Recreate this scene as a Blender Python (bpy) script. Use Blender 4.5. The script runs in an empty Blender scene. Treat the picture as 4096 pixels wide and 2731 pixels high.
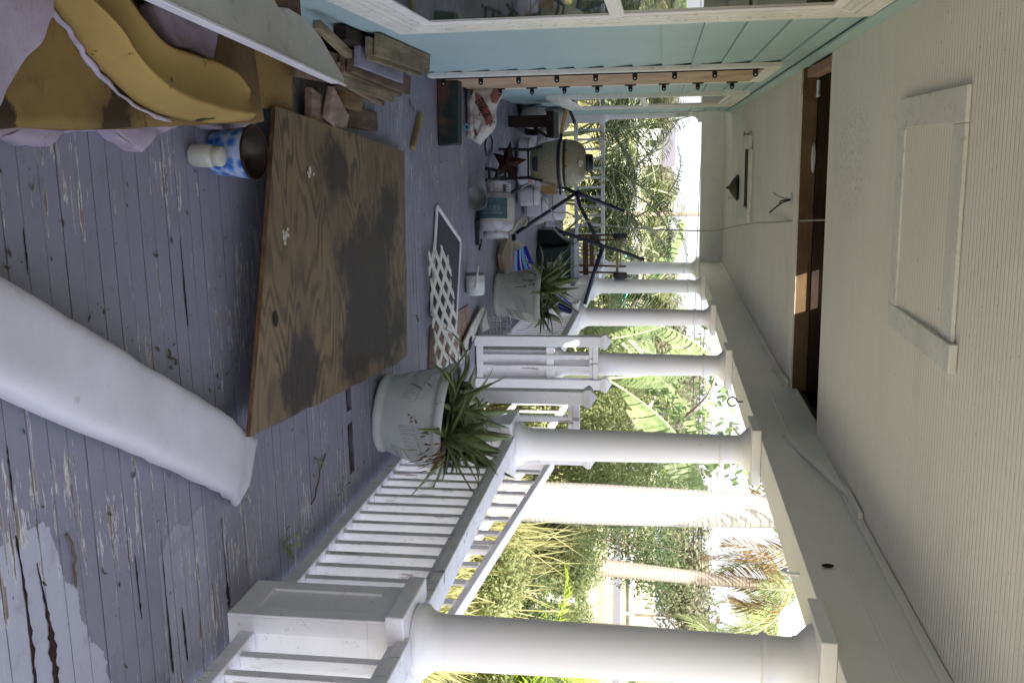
import bpy, math, random
from mathutils import Vector, Matrix, noise as mnoise
R = math.radians
random.seed(7)
S = bpy.context.scene
C = S.collection
ORG = {}

# ------------------------------------------------------------------ helpers
def reg(o, org):
    ORG[o.name] = Vector(org)
    return o

def tag(o, label=None, cat=None, group=None, kind=None):
    if label: o['label'] = label
    if cat: o['category'] = cat
    if group: o['group'] = group
    if kind: o['kind'] = kind
    return o

def thing(name, label, cat, loc=(0, 0, 0), group=None, rot=None):
    o = bpy.data.objects.new(name, None)
    o.empty_display_size = .05
    C.objects.link(o)
    o.location = loc
    if rot: o.rotation_euler = rot
    reg(o, loc if rot is None else (0, 0, 0))
    return tag(o, label, cat, group)

class MB:
    def __init__(s): s.v = []; s.f = []; s.m = []
    def add(s, vs, fs, mi=0):
        n = len(s.v); s.v += [Vector(p) for p in vs]
        for f in fs: s.f.append([n + i for i in f]); s.m.append(mi)
        return s
    def hexa(s, p, mi=0):
        return s.add(p, [(0, 3, 2, 1), (4, 5, 6, 7), (0, 1, 5, 4), (1, 2, 6, 5), (2, 3, 7, 6), (3, 0, 4, 7)], mi)
    def box(s, a, b, M=None, mi=0):
        x0, y0, z0 = a; x1, y1, z1 = b
        p = [Vector(q) for q in ((x0, y0, z0), (x1, y0, z0), (x1, y1, z0), (x0, y1, z0), (x0, y0, z1), (x1, y0, z1), (x1, y1, z1), (x0, y1, z1))]
        if M is not None: p = [M @ q for q in p]
        return s.hexa(p, mi)
    def bar(s, p0, p1, w, h, up=(0, 0, 1), mi=0):
        p0 = Vector(p0); p1 = Vector(p1); d = (p1 - p0).normalized(); u = Vector(up)
        sd = d.cross(u)
        if sd.length < 1e-4: sd = d.cross(Vector((1, 0, 0)))
        sd.normalize(); u = sd.cross(d).normalized(); sd = sd * w / 2; u = u * h / 2
        return s.hexa([p0 - sd - u, p0 + sd - u, p1 + sd - u, p1 - sd - u, p0 - sd + u, p0 + sd + u, p1 + sd + u, p1 - sd + u], mi)
    def tube(s, pts, r, n=8, mi=0, cap=True):
        pts = [Vector(p) for p in pts]; k = len(pts)
        rr = r if isinstance(r, (list, tuple)) else [r] * k
        vs = []; fs = []; ref = None
        for i, p in enumerate(pts):
            t = (pts[min(i + 1, k - 1)] - pts[max(i - 1, 0)])
            t = t.normalized() if t.length > 1e-9 else Vector((0, 0, 1))
            if ref is None: ref = Vector((0, 0, 1)) if abs(t.z) < .9 else Vector((1, 0, 0))
            a = t.cross(ref)
            if a.length < 1e-5: a = t.cross(Vector((0, 1, 0)))
            a.normalize(); b = a.cross(t).normalized(); ref = b
            for j in range(n):
                q = 2 * math.pi * j / n
                vs.append(p + (a * math.cos(q) + b * math.sin(q)) * rr[i])
        for i in range(k - 1):
            for j in range(n):
                j2 = (j + 1) % n
                fs.append((i * n + j, i * n + j2, (i + 1) * n + j2, (i + 1) * n + j))
        if cap:
            fs.append(tuple(range(n))[::-1]); fs.append(tuple((k - 1) * n + j for j in range(n)))
        return s.add(vs, fs, mi)
    def lathe(s, prof, M=None, n=32, mi=0, cap=True):
        vs = []; fs = []; k = len(prof)
        for r, z in prof:
            for j in range(n):
                q = 2 * math.pi * j / n
                p = Vector((r * math.cos(q), r * math.sin(q), z))
                vs.append(M @ p if M is not None else p)
        for i in range(k - 1):
            for j in range(n):
                j2 = (j + 1) % n
                fs.append((i * n + j, i * n + j2, (i + 1) * n + j2, (i + 1) * n + j))
        if cap:
            fs.append(tuple(range(n))[::-1]); fs.append(tuple((k - 1) * n + j for j in range(n)))
        return s.add(vs, fs, mi)
    def prism(s, poly, z0, z1, M=None, mi=0):
        n = len(poly)
        vs = [Vector((x, y, z0)) for x, y in poly] + [Vector((x, y, z1)) for x, y in poly]
        if M is not None: vs = [M @ v for v in vs]
        fs = [tuple(range(n))[::-1], tuple(range(n, 2 * n))] + [(i, (i + 1) % n, n + (i + 1) % n, n + i) for i in range(n)]
        return s.add(vs, fs, mi)
    def grid(s, nu, nv, fn, mi=0, closeu=False):
        vs = [fn(i / (nu if closeu else nu - 1), j / (nv - 1)) for j in range(nv) for i in range(nu)]
        fs = []
        for j in range(nv - 1):
            for i in range(nu if closeu else nu - 1):
                i2 = (i + 1) % nu
                fs.append((j * nu + i, j * nu + i2, (j + 1) * nu + i2, (j + 1) * nu + i))
        return s.add(vs, fs, mi)
    def build(s, name, mats, parent=None, smooth=False, bevel=0, org=None, seg=2):
        me = bpy.data.meshes.new(name)
        base = Vector(org) if org is not None else (ORG[parent.name] if parent is not None else Vector((0, 0, 0)))
        me.from_pydata([tuple(v - base) for v in s.v], [], s.f)
        if not isinstance(mats, (list, tuple)): mats = [mats]
        for m in mats: me.materials.append(m)
        if len(mats) > 1: me.polygons.foreach_set('material_index', s.m)
        if smooth: me.polygons.foreach_set('use_smooth', [True] * len(me.polygons))
        me.update()
        o = bpy.data.objects.new(name, me); C.objects.link(o)
        if parent is not None: o.parent = parent
        elif org is not None: o.location = org
        reg(o, base)
        if bevel:
            b = o.modifiers.new('Bevel', 'BEVEL'); b.width = bevel; b.segments = seg; b.limit_method = 'ANGLE'; b.angle_limit = R(40)
            b.harden_normals = False
        return o

def dup(o, parent=None, loc=None):
    c = o.copy(); C.objects.link(c)
    if parent is not None: c.parent = parent
    if loc is not None: c.location = loc
    for ch in [x for x in o.children]: dup(ch, c)
    return c

def nz(p, sc=1.0): return mnoise.noise(Vector(p) * sc)

def smoothpath(pts, n=6):
    pts = [Vector(p) for p in pts]; out = []
    for i in range(len(pts) - 1):
        p0 = pts[max(i - 1, 0)]; p1 = pts[i]; p2 = pts[i + 1]; p3 = pts[min(i + 2, len(pts) - 1)]
        for k in range(n):
            t = k / n
            out.append(.5 * ((2 * p1) + (p2 - p0) * t + (2 * p0 - 5 * p1 + 4 * p2 - p3) * t * t + (3 * p1 - p0 - 3 * p2 + p3) * t ** 3))
    out.append(pts[-1]); return out

def text_mesh(txt, size, font_scale_x=1.0):
    cu = bpy.data.curves.new('lettering', 'FONT'); cu.body = txt; cu.size = size; cu.align_x = 'CENTER'; cu.align_y = 'CENTER'; cu.resolution_u = 2
    o = bpy.data.objects.new('lettering', cu); C.objects.link(o)
    me = o.to_mesh(); vs = [v.co.copy() for v in me.vertices]; fs = [tuple(p.vertices) for p in me.polygons]
    o.to_mesh_clear(); bpy.data.objects.remove(o); bpy.data.curves.remove(cu)
    return [Vector((v.x * font_scale_x, v.y, 0)) for v in vs], fs

# ------------------------------------------------------------------ materials
class NT:
    def __init__(s, name):
        s.mat = bpy.data.materials.new(name); s.mat.use_nodes = True
        s.t = s.mat.node_tree; s.n = s.t.nodes; s.l = s.t.links
        s.b = s.n['Principled BSDF']
        s.geo = s.n.new('ShaderNodeNewGeometry')
        s.tc = s.n.new('ShaderNodeTexCoord')
    def L(s, a, b): s.l.new(a, b)
    def mapped(s, scale=(1, 1, 1), world=True, rot=(0, 0, 0)):
        m = s.n.new('ShaderNodeMapping'); m.inputs['Scale'].default_value = scale; m.inputs['Rotation'].default_value = rot
        s.L(s.geo.outputs['Position'] if world else s.tc.outputs['Object'], m.inputs['Vector']); return m.outputs[0]
    def noise(s, vec, scale, detail=6, rough=.6, dist=0):
        t = s.n.new('ShaderNodeTexNoise'); t.inputs['Scale'].default_value = scale; t.inputs['Detail'].default_value = detail
        t.inputs['Roughness'].default_value = rough; t.inputs['Distortion'].default_value = dist
        s.L(vec, t.inputs['Vector']); return t.outputs[0]
    def voro(s, vec, scale, out='Distance'):
        t = s.n.new('ShaderNodeTexVoronoi'); t.inputs['Scale'].default_value = scale; s.L(vec, t.inputs['Vector']); return t.outputs[out]
    def ramp(s, fac, stops):
        r = s.n.new('ShaderNodeValToRGB'); e = r.color_ramp.elements
        while len(e) < len(stops): e.new(.5)
        for el, (p, c) in zip(e, stops):
            el.position = p; el.color = (c, c, c, 1) if isinstance(c, (int, float)) else (*c, 1)
        s.L(fac, r.inputs[0]); return r.outputs[0]
    def mix(s, fac, a, b, mode='MIX'):
        m = s.n.new('ShaderNodeMix'); m.data_type = 'RGBA'; m.blend_type = mode
        for sock, v in ((m.inputs[0], fac), (m.inputs[6], a), (m.inputs[7], b)):
            if isinstance(v, (int, float)): sock.default_value = v
            elif isinstance(v, (tuple, list)): sock.default_value = (*v, 1)
            else: s.L(v, sock)
        return m.outputs[2]
    def math(s, op, a, b=0.0, c=None):
        m = s.n.new('ShaderNodeMath'); m.operation = op
        for sock, v in zip(m.inputs, (a, b, c)):
            if v is None: continue
            if isinstance(v, (int, float)): sock.default_value = v
            else: s.L(v, sock)
        return m.outputs[0]
    def xyz(s):
        x = s.n.new('ShaderNodeSeparateXYZ'); s.L(s.geo.outputs['Position'], x.inputs[0]); return x.outputs
    def bump(s, h, strength=.3, dist=.01):
        b = s.n.new('ShaderNodeBump'); b.inputs['Strength'].default_value = strength; b.inputs['Distance'].default_value = dist
        s.L(h, b.inputs['Height']); s.L(b.outputs[0], s.b.inputs['Normal'])
    def out(s, col=None, rough=.6, metal=0, spec=.5):
        if col is not None:
            if isinstance(col, (tuple, list)): s.b.inputs['Base Color'].default_value = (*col, 1)
            else: s.L(col, s.b.inputs['Base Color'])
        if isinstance(rough, (int, float)): s.b.inputs['Roughness'].default_value = rough
        else: s.L(rough, s.b.inputs['Roughness'])
        s.b.inputs['Metallic'].default_value = metal; s.b.inputs['Specular IOR Level'].default_value = spec
        return s.mat

def weathered(name, c, c2, dirt=(.10, .07, .04), sc=6, stretch=(1, 1, 1), dirt_amt=.08, rough=.55, bump=.15, spec=.4, world=True, chips=None):
    t = NT(name); v = t.mapped(stretch, world)
    col = t.mix(t.ramp(t.noise(v, sc, 5), [(.35, 0.0), (.7, 1.0)]), c, c2)
    d = t.noise(v, sc * 5, 8, .7)
    col = t.mix(t.ramp(d, [(.62 - dirt_amt, 0.0), (.78, .8)]), col, dirt)
    if chips:
        v2 = t.mapped(chips[1], world)
        col = t.mix(t.ramp(t.noise(v2, chips[2], 8, .65), [(chips[3], 0.0), (chips[3] + .03, 1.0)]), col, chips[0])
    t.bump(d, bump, .004)
    return t.out(col, rough, 0, spec)

def plain(name, c, rough=.5, metal=0, spec=.5, var=.15, sc=12):
    t = NT(name); f = t.noise(t.mapped((1, 1, 1), False), sc, 4)
    c2 = tuple(max(0, x * (1 - var * 2)) for x in c)
    return t.out(t.mix(t.ramp(f, [(.35, 0.0), (.7, 1.0)]), c, c2), rough, metal, spec)

def wood(name, c, c2, axis=0, sc=4, rough=.7, rings=14, stain=None):
    t = NT(name); st = [9, 9, 9]; st[axis] = .7
    v = t.mapped(tuple(st), True)
    g = t.noise(v, sc, 7, .65, .6)
    col = t.mix(t.ramp(g, [(.3, 0.0), (.62, 1.0)]), c, c2)
    g2 = t.noise(t.mapped((2, 2, 2)), 2.2, 4)
    col = t.mix(t.ramp(g2, [(.42, 0.0), (.75, .75)]), col, tuple(x * .45 for x in c2))
    if stain:
        col = t.mix(t.ramp(t.noise(t.mapped((1, 1, 1)), stain[1], 5), [(stain[2], 0.0), (stain[2] + .08, .95)]), col, stain[0])
    t.bump(g, .35, .004)
    return t.out(col, rough, 0, .25)

def foliage(name, dark, mid, light, sc=1.2, transl=.45):
    t = NT(name); v = t.mapped((1, 1, 1), True)
    f = t.noise(v, sc, 5, .7)
    g = t.noise(v, sc * 9, 3, .6)
    f = t.math('ADD', t.math('MULTIPLY', f, .6), t.math('MULTIPLY', g, .4))
    col = t.ramp(f, [(.33, dark), (.5, mid), (.66, light)])
    t.out(col, .5, 0, .35)
    tr = t.n.new('ShaderNodeBsdfTranslucent'); t.L(col, tr.inputs[0])
    mx = t.n.new('ShaderNodeMixShader'); mx.inputs[0].default_value = transl
    o = t.n['Material Output']; t.L(t.b.outputs[0], mx.inputs[1]); t.L(tr.outputs[0], mx.inputs[2]); t.L(mx.outputs[0], o.inputs[0])
    return t.mat

WHITE = weathered('white_paint', (.82, .80, .84), (.72, .70, .74), (.22, .17, .12), 4, (1, 1, 1), .02, .45, .2, chips=((.30, .26, .24), (3, 3, 9), 2.2, .70))
WHITE_RAIL = weathered('worn_white_paint', (.82, .80, .84), (.68, .66, .70), (.20, .16, .12), 5, (2, 2, .6), .05, .5, .35, chips=((.36, .32, .31), (6, 6, 1.0), 3, .615))
WHITE_TRIM = weathered('white_trim_paint', (.74, .73, .72), (.62, .61, .58), (.18, .14, .1), 6, (1, 1, 1), .06, .5, .2)
WHITE_COL = weathered('white_column_paint', (.82, .795, .83), (.74, .72, .75), (.25, .2, .15), 2, (1, 1, .5), -.06, .45, .12, chips=((.55, .50, .44), (14, 14, 3), 5, .715))
BEAMW = weathered('beam_paint', (.78, .76, .75), (.70, .68, .67), (.2, .16, .12), 3, (1, .4, 1), -.02, .5, .15)
METAL_BLK = plain('black_metal', (.012, .012, .016), .45, .3, .4)
TUBE_BLUE = plain('dark_blue_tube', (.018, .022, .05), .4, .2, .5)
RUST = plain('rusty_metal', (.035, .013, .008), .8, .3, .3, .3, 30)
CAVSHADE = plain('painted_cavity_shade', (.012, .009, .007), .9)  # flat dark colour painted for the shade inside holes and slots
ROPE = plain('cream_rope', (.55, .5, .4), .9)
WIRE = plain('grey_cable', (.35, .34, .31), .6)
WIREW = plain('white_wire', (.7, .7, .7), .4)
GREENLEAF = foliage('areca_leaf', (.014, .028, .007), (.065, .095, .02), (.20, .215, .06), 1.5, .25)
ALOE = foliage('aloe_leaf', (.07, .09, .045), (.175, .215, .09), (.30, .31, .145), 5, .08)
DRYLEAF = foliage('dry_aloe_leaf', (.06, .03, .018), (.13, .07, .035), (.22, .13, .07), 6, .1)
BUSH = foliage('bush_leaf', (.075, .105, .04), (.225, .265, .105), (.44, .46, .235), 1.3)
BUSHD = foliage('dark_bush_leaf', (.035, .06, .028), (.11, .155, .065), (.26, .30, .145), .8)
TREELEAF = foliage('far_tree_leaf', (.10, .112, .07), (.21, .215, .135), (.34, .32, .22), .35)
BRIGHT = foliage('bright_palm_leaf', (.12, .19, .015), (.32, .42, .05), (.5, .58, .12), 2)
ROYAL = foliage('palm_leaf', (.06, .09, .03), (.24, .29, .11), (.48, .49, .26), 1.5)
DRYFROND = foliage('dry_frond', (.16, .09, .035), (.34, .21, .09), (.5, .37, .2), 2)
BANANA = foliage('banana_leaf', (.10, .16, .06), (.23, .31, .13), (.44, .50, .27), 2, .4)
FANGREEN = plain('pale_petiole', (.55, .60, .34), .45, 0, .4, .2, 3)
GRASS = foliage('dry_grass', (.19, .19, .075), (.37, .36, .145), (.56, .53, .27), 1.2, .35)
TRUNKW = None

def mat_floor():
    t = NT('peeling_porch_floor_paint'); X = t.xyz()
    BW = .083
    by = t.math('DIVIDE', X[1], BW); bi = t.math('FLOOR', by); fr = t.math('FRACT', by)
    cmb = t.n.new('ShaderNodeCombineXYZ'); t.L(t.math('MULTIPLY', X[0], 1.0), cmb.inputs[0]); t.L(t.math('MULTIPLY', bi, 7.31), cmb.inputs[1])
    wn = t.n.new('ShaderNodeTexWhiteNoise'); wn.noise_dimensions = '1D'; t.L(bi, wn.inputs['W'])
    v = t.mapped((1, 1, 1))
    paint = t.mix(t.ramp(t.noise(v, 1.1, 4), [(.35, 0.0), (.7, 1.0)]), (.232, .229, .298), (.192, .190, .25))
    paint = t.mix(t.math('MULTIPLY', wn.outputs[0], .35), paint, (.23, .225, .30))
    # lighter repainted patch by the railing in the near corner
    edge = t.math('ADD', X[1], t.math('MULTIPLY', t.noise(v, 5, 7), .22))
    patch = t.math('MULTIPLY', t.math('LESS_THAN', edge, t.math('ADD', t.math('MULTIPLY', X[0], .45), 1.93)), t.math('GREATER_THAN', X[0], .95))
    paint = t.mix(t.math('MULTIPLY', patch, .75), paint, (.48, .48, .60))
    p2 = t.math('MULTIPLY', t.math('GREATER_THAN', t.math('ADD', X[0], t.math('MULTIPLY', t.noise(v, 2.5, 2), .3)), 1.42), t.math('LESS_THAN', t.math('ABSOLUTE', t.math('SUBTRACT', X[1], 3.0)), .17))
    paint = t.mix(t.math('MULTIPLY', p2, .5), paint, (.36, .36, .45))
    # grime
    paint = t.mix(t.ramp(t.noise(v, 9, 8, .7), [(.55, 0.0), (.85, .6)]), paint, (.07, .06, .06))
    # long peeled streaks along the boards
    st = t.mapped((1.9, 24, 1))
    n1 = t.noise(st, 2.1, 6, .62); n2 = t.noise(t.mapped((.9, .9, 1)), 1.7, 3)
    edgeb = t.math('ABSOLUTE', t.math('SUBTRACT', fr, .5))
    m = t.math('ADD', t.math('ADD', n1, t.math('MULTIPLY', t.ramp(n2, [(.47, 0.0), (.62, 1.0)]), .17)), t.math('MULTIPLY', edgeb, .16))
    white = t.ramp(m, [(.724, 0.0), (.729, 1.0)])
    brown = t.ramp(t.math('ADD', m, t.math('MULTIPLY', t.math('SUBTRACT', t.noise(t.mapped((2, 3, 1)), 3, 3), .5), .14)), [(.752, 0.0), (.758, 1.0)])
    fine = t.noise(t.mapped((3, 120, 1)), 1.5, 5, .7)
    raw = t.mix(t.ramp(fine, [(.4, 0.0), (.6, 1.0)]), (.10, .065, .05), (.36, .32, .30))
    col = t.mix(white, paint, (.58, .56, .57)); col = t.mix(brown, col, raw)
    gap = t.ramp(edgeb, [(.468, 0.0), (.49, 1.0)])
    gn = t.ramp(t.noise(t.mapped((2.0, .5, 1)), 2, 4), [(.38, .3), (.66, 1.0)])
    col = t.mix(t.math('MULTIPLY', gap, gn), col, (.075, .055, .055))
    sp = t.noise(v, 55, 3, .6); col = t.mix(t.ramp(sp, [(.70, 0.0), (.73, .85)]), col, (.05, .032, .025))
    h = t.math('SUBTRACT', t.math('MULTIPLY', t.noise(st, 3, 4), .35), t.math('ADD', t.math('MULTIPLY', gap, .8), t.math('MULTIPLY', brown, .4)))
    t.bump(h, .55, .006)
    return t.out(col, t.ramp(t.noise(v, 4, 4), [(.3, .42), (.7, .7)]), 0, .35)
FLOOR = mat_floor()
ROTM = wood('rotten_split_wood', (.055, .028, .02), (.018, .011, .01), 0, 6, .9)

def mat_ceiling():
    t = NT('white_beadboard'); X = t.xyz()
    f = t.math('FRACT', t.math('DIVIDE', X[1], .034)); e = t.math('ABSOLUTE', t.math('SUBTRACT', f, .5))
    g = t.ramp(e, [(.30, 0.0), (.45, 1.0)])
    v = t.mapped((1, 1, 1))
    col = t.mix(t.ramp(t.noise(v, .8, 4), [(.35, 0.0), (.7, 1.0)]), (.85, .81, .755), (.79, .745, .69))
    col = t.mix(t.math('MULTIPLY', g, .22), col, (.25, .23, .2))  # bead grooves darkened in the colour, standing in for groove shade
    wnb = t.n.new('ShaderNodeTexWhiteNoise'); wnb.noise_dimensions = '1D'; t.L(t.math('FLOOR', t.math('DIVIDE', X[1], .102)), wnb.inputs['W'])
    col = t.mix(t.math('MULTIPLY', wnb.outputs[0], .16), col, (.60, .56, .52))
    wst = t.noise(t.mapped((.8, 1.6, 1)), 1.4, 7, .65); col = t.mix(t.ramp(wst, [(.55, 0.0), (.62, .16), (.66, .05), (.8, .22)]), col, (.50, .42, .33))
    nail = t.noise(v, 42, 2, .5); col = t.mix(t.ramp(nail, [(.735, 0.0), (.75, .55)]), col, (.20, .15, .11))
    # mildew specks near the wall, in front of the opening
    mdx = t.math('DIVIDE', t.math('SUBTRACT', X[0], .02), .55); mdy = t.math('DIVIDE', t.math('SUBTRACT', X[1], 5.35), .75)
    mr = t.math('SQRT', t.math('ADD', t.math('MULTIPLY', mdx, mdx), t.math('MULTIPLY', mdy, mdy)))
    mk = t.math('MULTIPLY', t.ramp(t.noise(t.mapped((1, 1.6, 1)), 38, 6, .75), [(.56, 0.0), (.62, .85)]), t.ramp(t.math('ADD', mr, t.math('MULTIPLY', t.noise(v, 4, 3), .6)), [(.75, 1.0), (1.25, 0.0)]))
    col = t.mix(mk, col, (.22, .17, .13))
    # scuffed streaks behind the opening
    stk = t.math('MULTIPLY', t.ramp(t.noise(t.mapped((1.2, 30, 1)), 1.5, 6, .7), [(.58, 0.0), (.66, .8)]), t.math('MULTIPLY', t.math('GREATER_THAN', X[1], 7.34), t.math('LESS_THAN', X[1], 8.3)))
    col = t.mix(stk, col, (.30, .22, .15))
    t.bump(t.math('MULTIPLY', g, -1.0), .5, .004)
    return t.out(col, .5, 0, .3)
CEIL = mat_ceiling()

def mat_siding():
    t = NT('teal_lap_siding'); v = t.mapped((1, 1, 1))
    gr = t.noise(t.mapped((30, 3, 30)), 2.4, 6, .65, 1.2)
    col = t.mix(t.ramp(t.noise(v, .9, 4), [(.35, 0.0), (.7, 1.0)]), (.36, .485, .525), (.30, .42, .455))
    col = t.mix(t.ramp(t.noise(v, 11, 8, .7), [(.6, 0.0), (.85, .5)]), col, (.12, .16, .15))
    t.bump(gr, .45, .003)
    return t.out(col, .55, 0, .35)
SIDING = mat_siding()

def mat_ply():
    t = NT('stained_plywood')
    v = t.mapped((.62, 1.9, 1)); n1 = t.noise(v, 1.35, 2.2, .5, .35)
    v2 = t.mapped((1.6, 5, 1)); n2 = t.noise(v2, 2.0, 3, .5)
    ph = t.math('ADD', t.math('MULTIPLY', n1, 120.0), t.math('MULTIPLY', n2, 5.0)); sw = t.math('SINE', ph)
    sw = t.math('ADD', t.math('MULTIPLY', sw, .5), .5)
    amp = t.ramp(t.noise(t.mapped((1, 1, 1)), 3.2, 4), [(.38, .15), (.6, 1.0)])
    col = t.mix(t.math('MULTIPLY', t.ramp(sw, [(.35, 0.0), (.8, 1.0)]), amp), (.225, .155, .082), (.078, .052, .034))
    fine = t.noise(t.mapped((4, 70, 1)), 2, 4, .6); col = t.mix(t.math('MULTIPLY', fine, .45), col, (.05, .034, .023))
    tone = t.noise(t.mapped((1, 1, 1)), 1.8, 5, .6); col = t.mix(t.ramp(tone, [(.45, 0.0), (.7, .6)]), col, (.055, .037, .028))
    X = t.xyz(); wob = t.math('MULTIPLY', t.math('SUBTRACT', t.noise(t.mapped((1, 1, 1)), 2.0, 7, .7), .5), 3.4)
    def blob(cx, cy, rx, ry):
        dx = t.math('DIVIDE', t.math('SUBTRACT', X[0], cx), rx); dy = t.math('DIVIDE', t.math('SUBTRACT', X[1], cy), ry)
        d = t.math('SQRT', t.math('ADD', t.math('MULTIPLY', dx, dx), t.math('MULTIPLY', dy, dy))); return t.math('ADD', d, wob)
    for c in ((.60, 5.1, .34, .66), (.92, 4.95, .28, .6), (.06, 4.6, .18, .3), (1.02, 5.6, .24, .42), (.33, 5.6, .22, .3), (.95, 3.95, .2, .22)):
        col = t.mix(t.ramp(blob(*c), [(.55, .92), (1.15, 0.0)]), col, (.024, .018, .016))
    pale = t.noise(t.mapped((1, 1, 1)), 2.6, 5, .7); col = t.mix(t.ramp(pale, [(.60, 0.0), (.74, .4)]), col, (.27, .19, .10))
    sp = t.noise(t.mapped((1, 1, 1)), 40, 3, .6); col = t.mix(t.ramp(sp, [(.735, 0.0), (.75, .8)]), col, (.45, .42, .37))
    t.bump(t.math('ADD', sw, fine), .15, .002)
    return t.out(col, .6, 0, .3)
PLY = mat_ply()
PLYEDGE = wood('plywood_edge', (.20, .11, .05), (.09, .045, .025), 0, 5)
WOODO = wood('weathered_offcut', (.22, .145, .10), (.085, .055, .04), 1, 3)
WOODG = wood('grey_green_offcut', (.33, .275, .18), (.15, .12, .08), 1, 3)
WOODP = wood('pale_offcut', (.38, .27, .21), (.21, .145, .115), 1, 4)
WOODE = wood('brown_cut_end', (.12, .065, .03), (.06, .03, .018), 2, 5)
WOODLAV = wood('painted_offcut', (.34, .33, .42), (.22, .21, .28), 1, 3)
TAN = wood('tan_shutter_ply', (.50, .36, .26), (.43, .30, .21), 2, 2)
TANB = wood('tan_board', (.46, .36, .27), (.36, .27, .20), 0, 3)
DARKW = wood('dark_stained_wood', (.045, .03, .022), (.018, .012, .01), 2, 4)
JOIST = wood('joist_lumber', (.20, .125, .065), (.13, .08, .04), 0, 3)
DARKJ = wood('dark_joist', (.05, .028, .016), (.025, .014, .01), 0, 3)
BROWNW = wood('walnut_brown_wood', (.14, .075, .045), (.08, .042, .026), 0, 3)
ZEB = wood('zebra_grain_wood', (.36, .25, .09), (.09, .05, .03), 1, 1.4)
GREENW = wood('green_painted_timber', (.018, .04, .036), (.011, .02, .02), 0, 3, .6, stain=((.075, .035, .022), 2.6, .52))
YPLY = weathered('yellow_ply', (.24, .145, .04), (.14, .085, .03), (.05, .035, .02), 3, (1, .4, 1), .05, .7, .1)
FOAM = weathered('yellow_foam', (.35, .235, .085), (.26, .17, .06), (.10, .065, .03), 3, (1, 1, 1), -.04, .9, .3, .1, chips=((.06, .04, .025), (1, 1, 1), 7, .62))
FOAMD = weathered('stained_foam', (.25, .165, .06), (.115, .078, .035), (.05, .035, .02), 2, (1, 1, 1), .06, .9, .3, .1, chips=((.045, .032, .02), (1, 1, 1), 2.5, .57))
BATT = weathered('lilac_padding', (.40, .34, .43), (.30, .25, .30), (.14, .09, .07), 5, (1, 1, 1), .04, .95, .9, .05)
VINYL = weathered('white_vinyl', (.60, .575, .65), (.48, .455, .52), (.30, .27, .25), 2.2, (1, 1, 1), .0, .55, .3)
VINYLG = weathered('grey_vinyl', (.42, .42, .40), (.32, .32, .29), (.1, .08, .06), 3, (1, 1, 1), .04, .55, .2)
POTM = weathered('pale_blue_pot', (.55, .57, .59), (.45, .47, .49), (.17, .16, .14), 5, (1, 1, 1), .03, .6, .3)
POTM2 = weathered('grey_green_pot', (.54, .54, .51), (.43, .43, .41), (.14, .13, .11), 5, (1, 1, 1), .05, .6, .3)
SOIL = plain('dark_soil', (.03, .02, .014), .95)
def mat_grill():
    t = NT('cream_textured_ceramic'); o = t.mapped((1, 1, 1), False)
    d = t.voro(o, 62); col = t.mix(t.ramp(d, [(.2, 0.0), (.7, 1.0)]), (.27, .245, .175), (.20, .18, .125))
    t.bump(d, .55, .006); return t.out(col, .32, 0, .5)
GRILL = mat_grill()
CREAM = plain('cream_ceramic_band', (.34, .32, .25), .35)
BAMBOO = weathered('bamboo', (.34, .22, .07), (.25, .15, .045), (.05, .04, .03), 8, (1, 1, 1), .1, .5, .1, world=False)
TANKW = weathered('tank_paint', (.42, .41, .44), (.29, .28, .32), (.05, .04, .04), 3, (1, 1, 1), .15, .45, .2)
TEAL = plain('teal_label', (.05, .10, .125), .5, 0, .4, .2)
LABELW = plain('cream_label', (.45, .45, .40), .5)
PRINTG = plain('faded_print', (.20, .23, .24), .6)
BAGW = weathered('white_paper_bag', (.50, .47, .44), (.40, .37, .34), (.14, .10, .08), 7, (1, 1, 1), .06, .55, .35)
BAGRED = plain('faded_red_print', (.22, .075, .06), .6)
BAGDARK = plain('dark_print', (.035, .02, .022), .6)
PLASTW = plain('white_plastic', (.55, .55, .55), .45)
FROST = plain('frosted_plastic', (.20, .22, .21), .4)
TUBG = plain('grey_green_plastic', (.17, .19, .18), .5)
def mat_tin():
    t = NT('blue_flower_tin'); v = t.mapped((1, 1, 1), False)
    d = t.voro(v, 24); e = t.noise(v, 40, 4)
    m = t.math('ADD', d, t.math('MULTIPLY', e, .35))
    col = t.ramp(m, [(.20, (.012, .04, .22)), (.45, (.04, .13, .45)), (.60, (.10, .24, .55)), (.78, (.36, .42, .62))])
    return t.out(col, .35, 0, .5)
TIN = mat_tin()
def mat_stripe():
    t = NT('blue_striped_cloth'); uv = t.tc.outputs['UV']; x = t.n.new('ShaderNodeSeparateXYZ'); t.L(uv, x.inputs[0])
    r = t.n.new('ShaderNodeValToRGB'); r.color_ramp.interpolation = 'CONSTANT'; e = r.color_ramp.elements
    st = [(0, (.18, .26, .45)), (.2, (.012, .012, .22)), (.34, (.4, .4, .5)), (.38, (.012, .015, .25)), (.5, (.02, .02, .07)), (.6, (.10, .28, .40)), (.68, (.02, .02, .3)), (.85, (.4, .4, .5)), (.9, (.015, .015, .25))]
    while len(e) < len(st): e.new(.5)
    for el, (p, c) in zip(e, st): el.position = p; el.color = (*c, 1)
    t.L(x.outputs[0], r.inputs[0]); return t.out(r.outputs[0], .8, 0, .2)
STRIPE = mat_stripe()
SCREENM = plain('black_screen_mesh', (.045, .045, .062), .7, 0, .3, .1)
LATT = plain('cream_lattice', (.62, .61, .56), .5, 0, .4, .1)
GREENBOX = plain('dark_green_plastic', (.012, .028, .028), .5)
def mat_glass():
    t = NT('window_glass'); return t.out((.035, .045, .035), .03, 0, .9)
GLASS = mat_glass()
JAR = plain('jar_cream', (.46, .45, .40), .35, 0, .5, .1)
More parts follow.
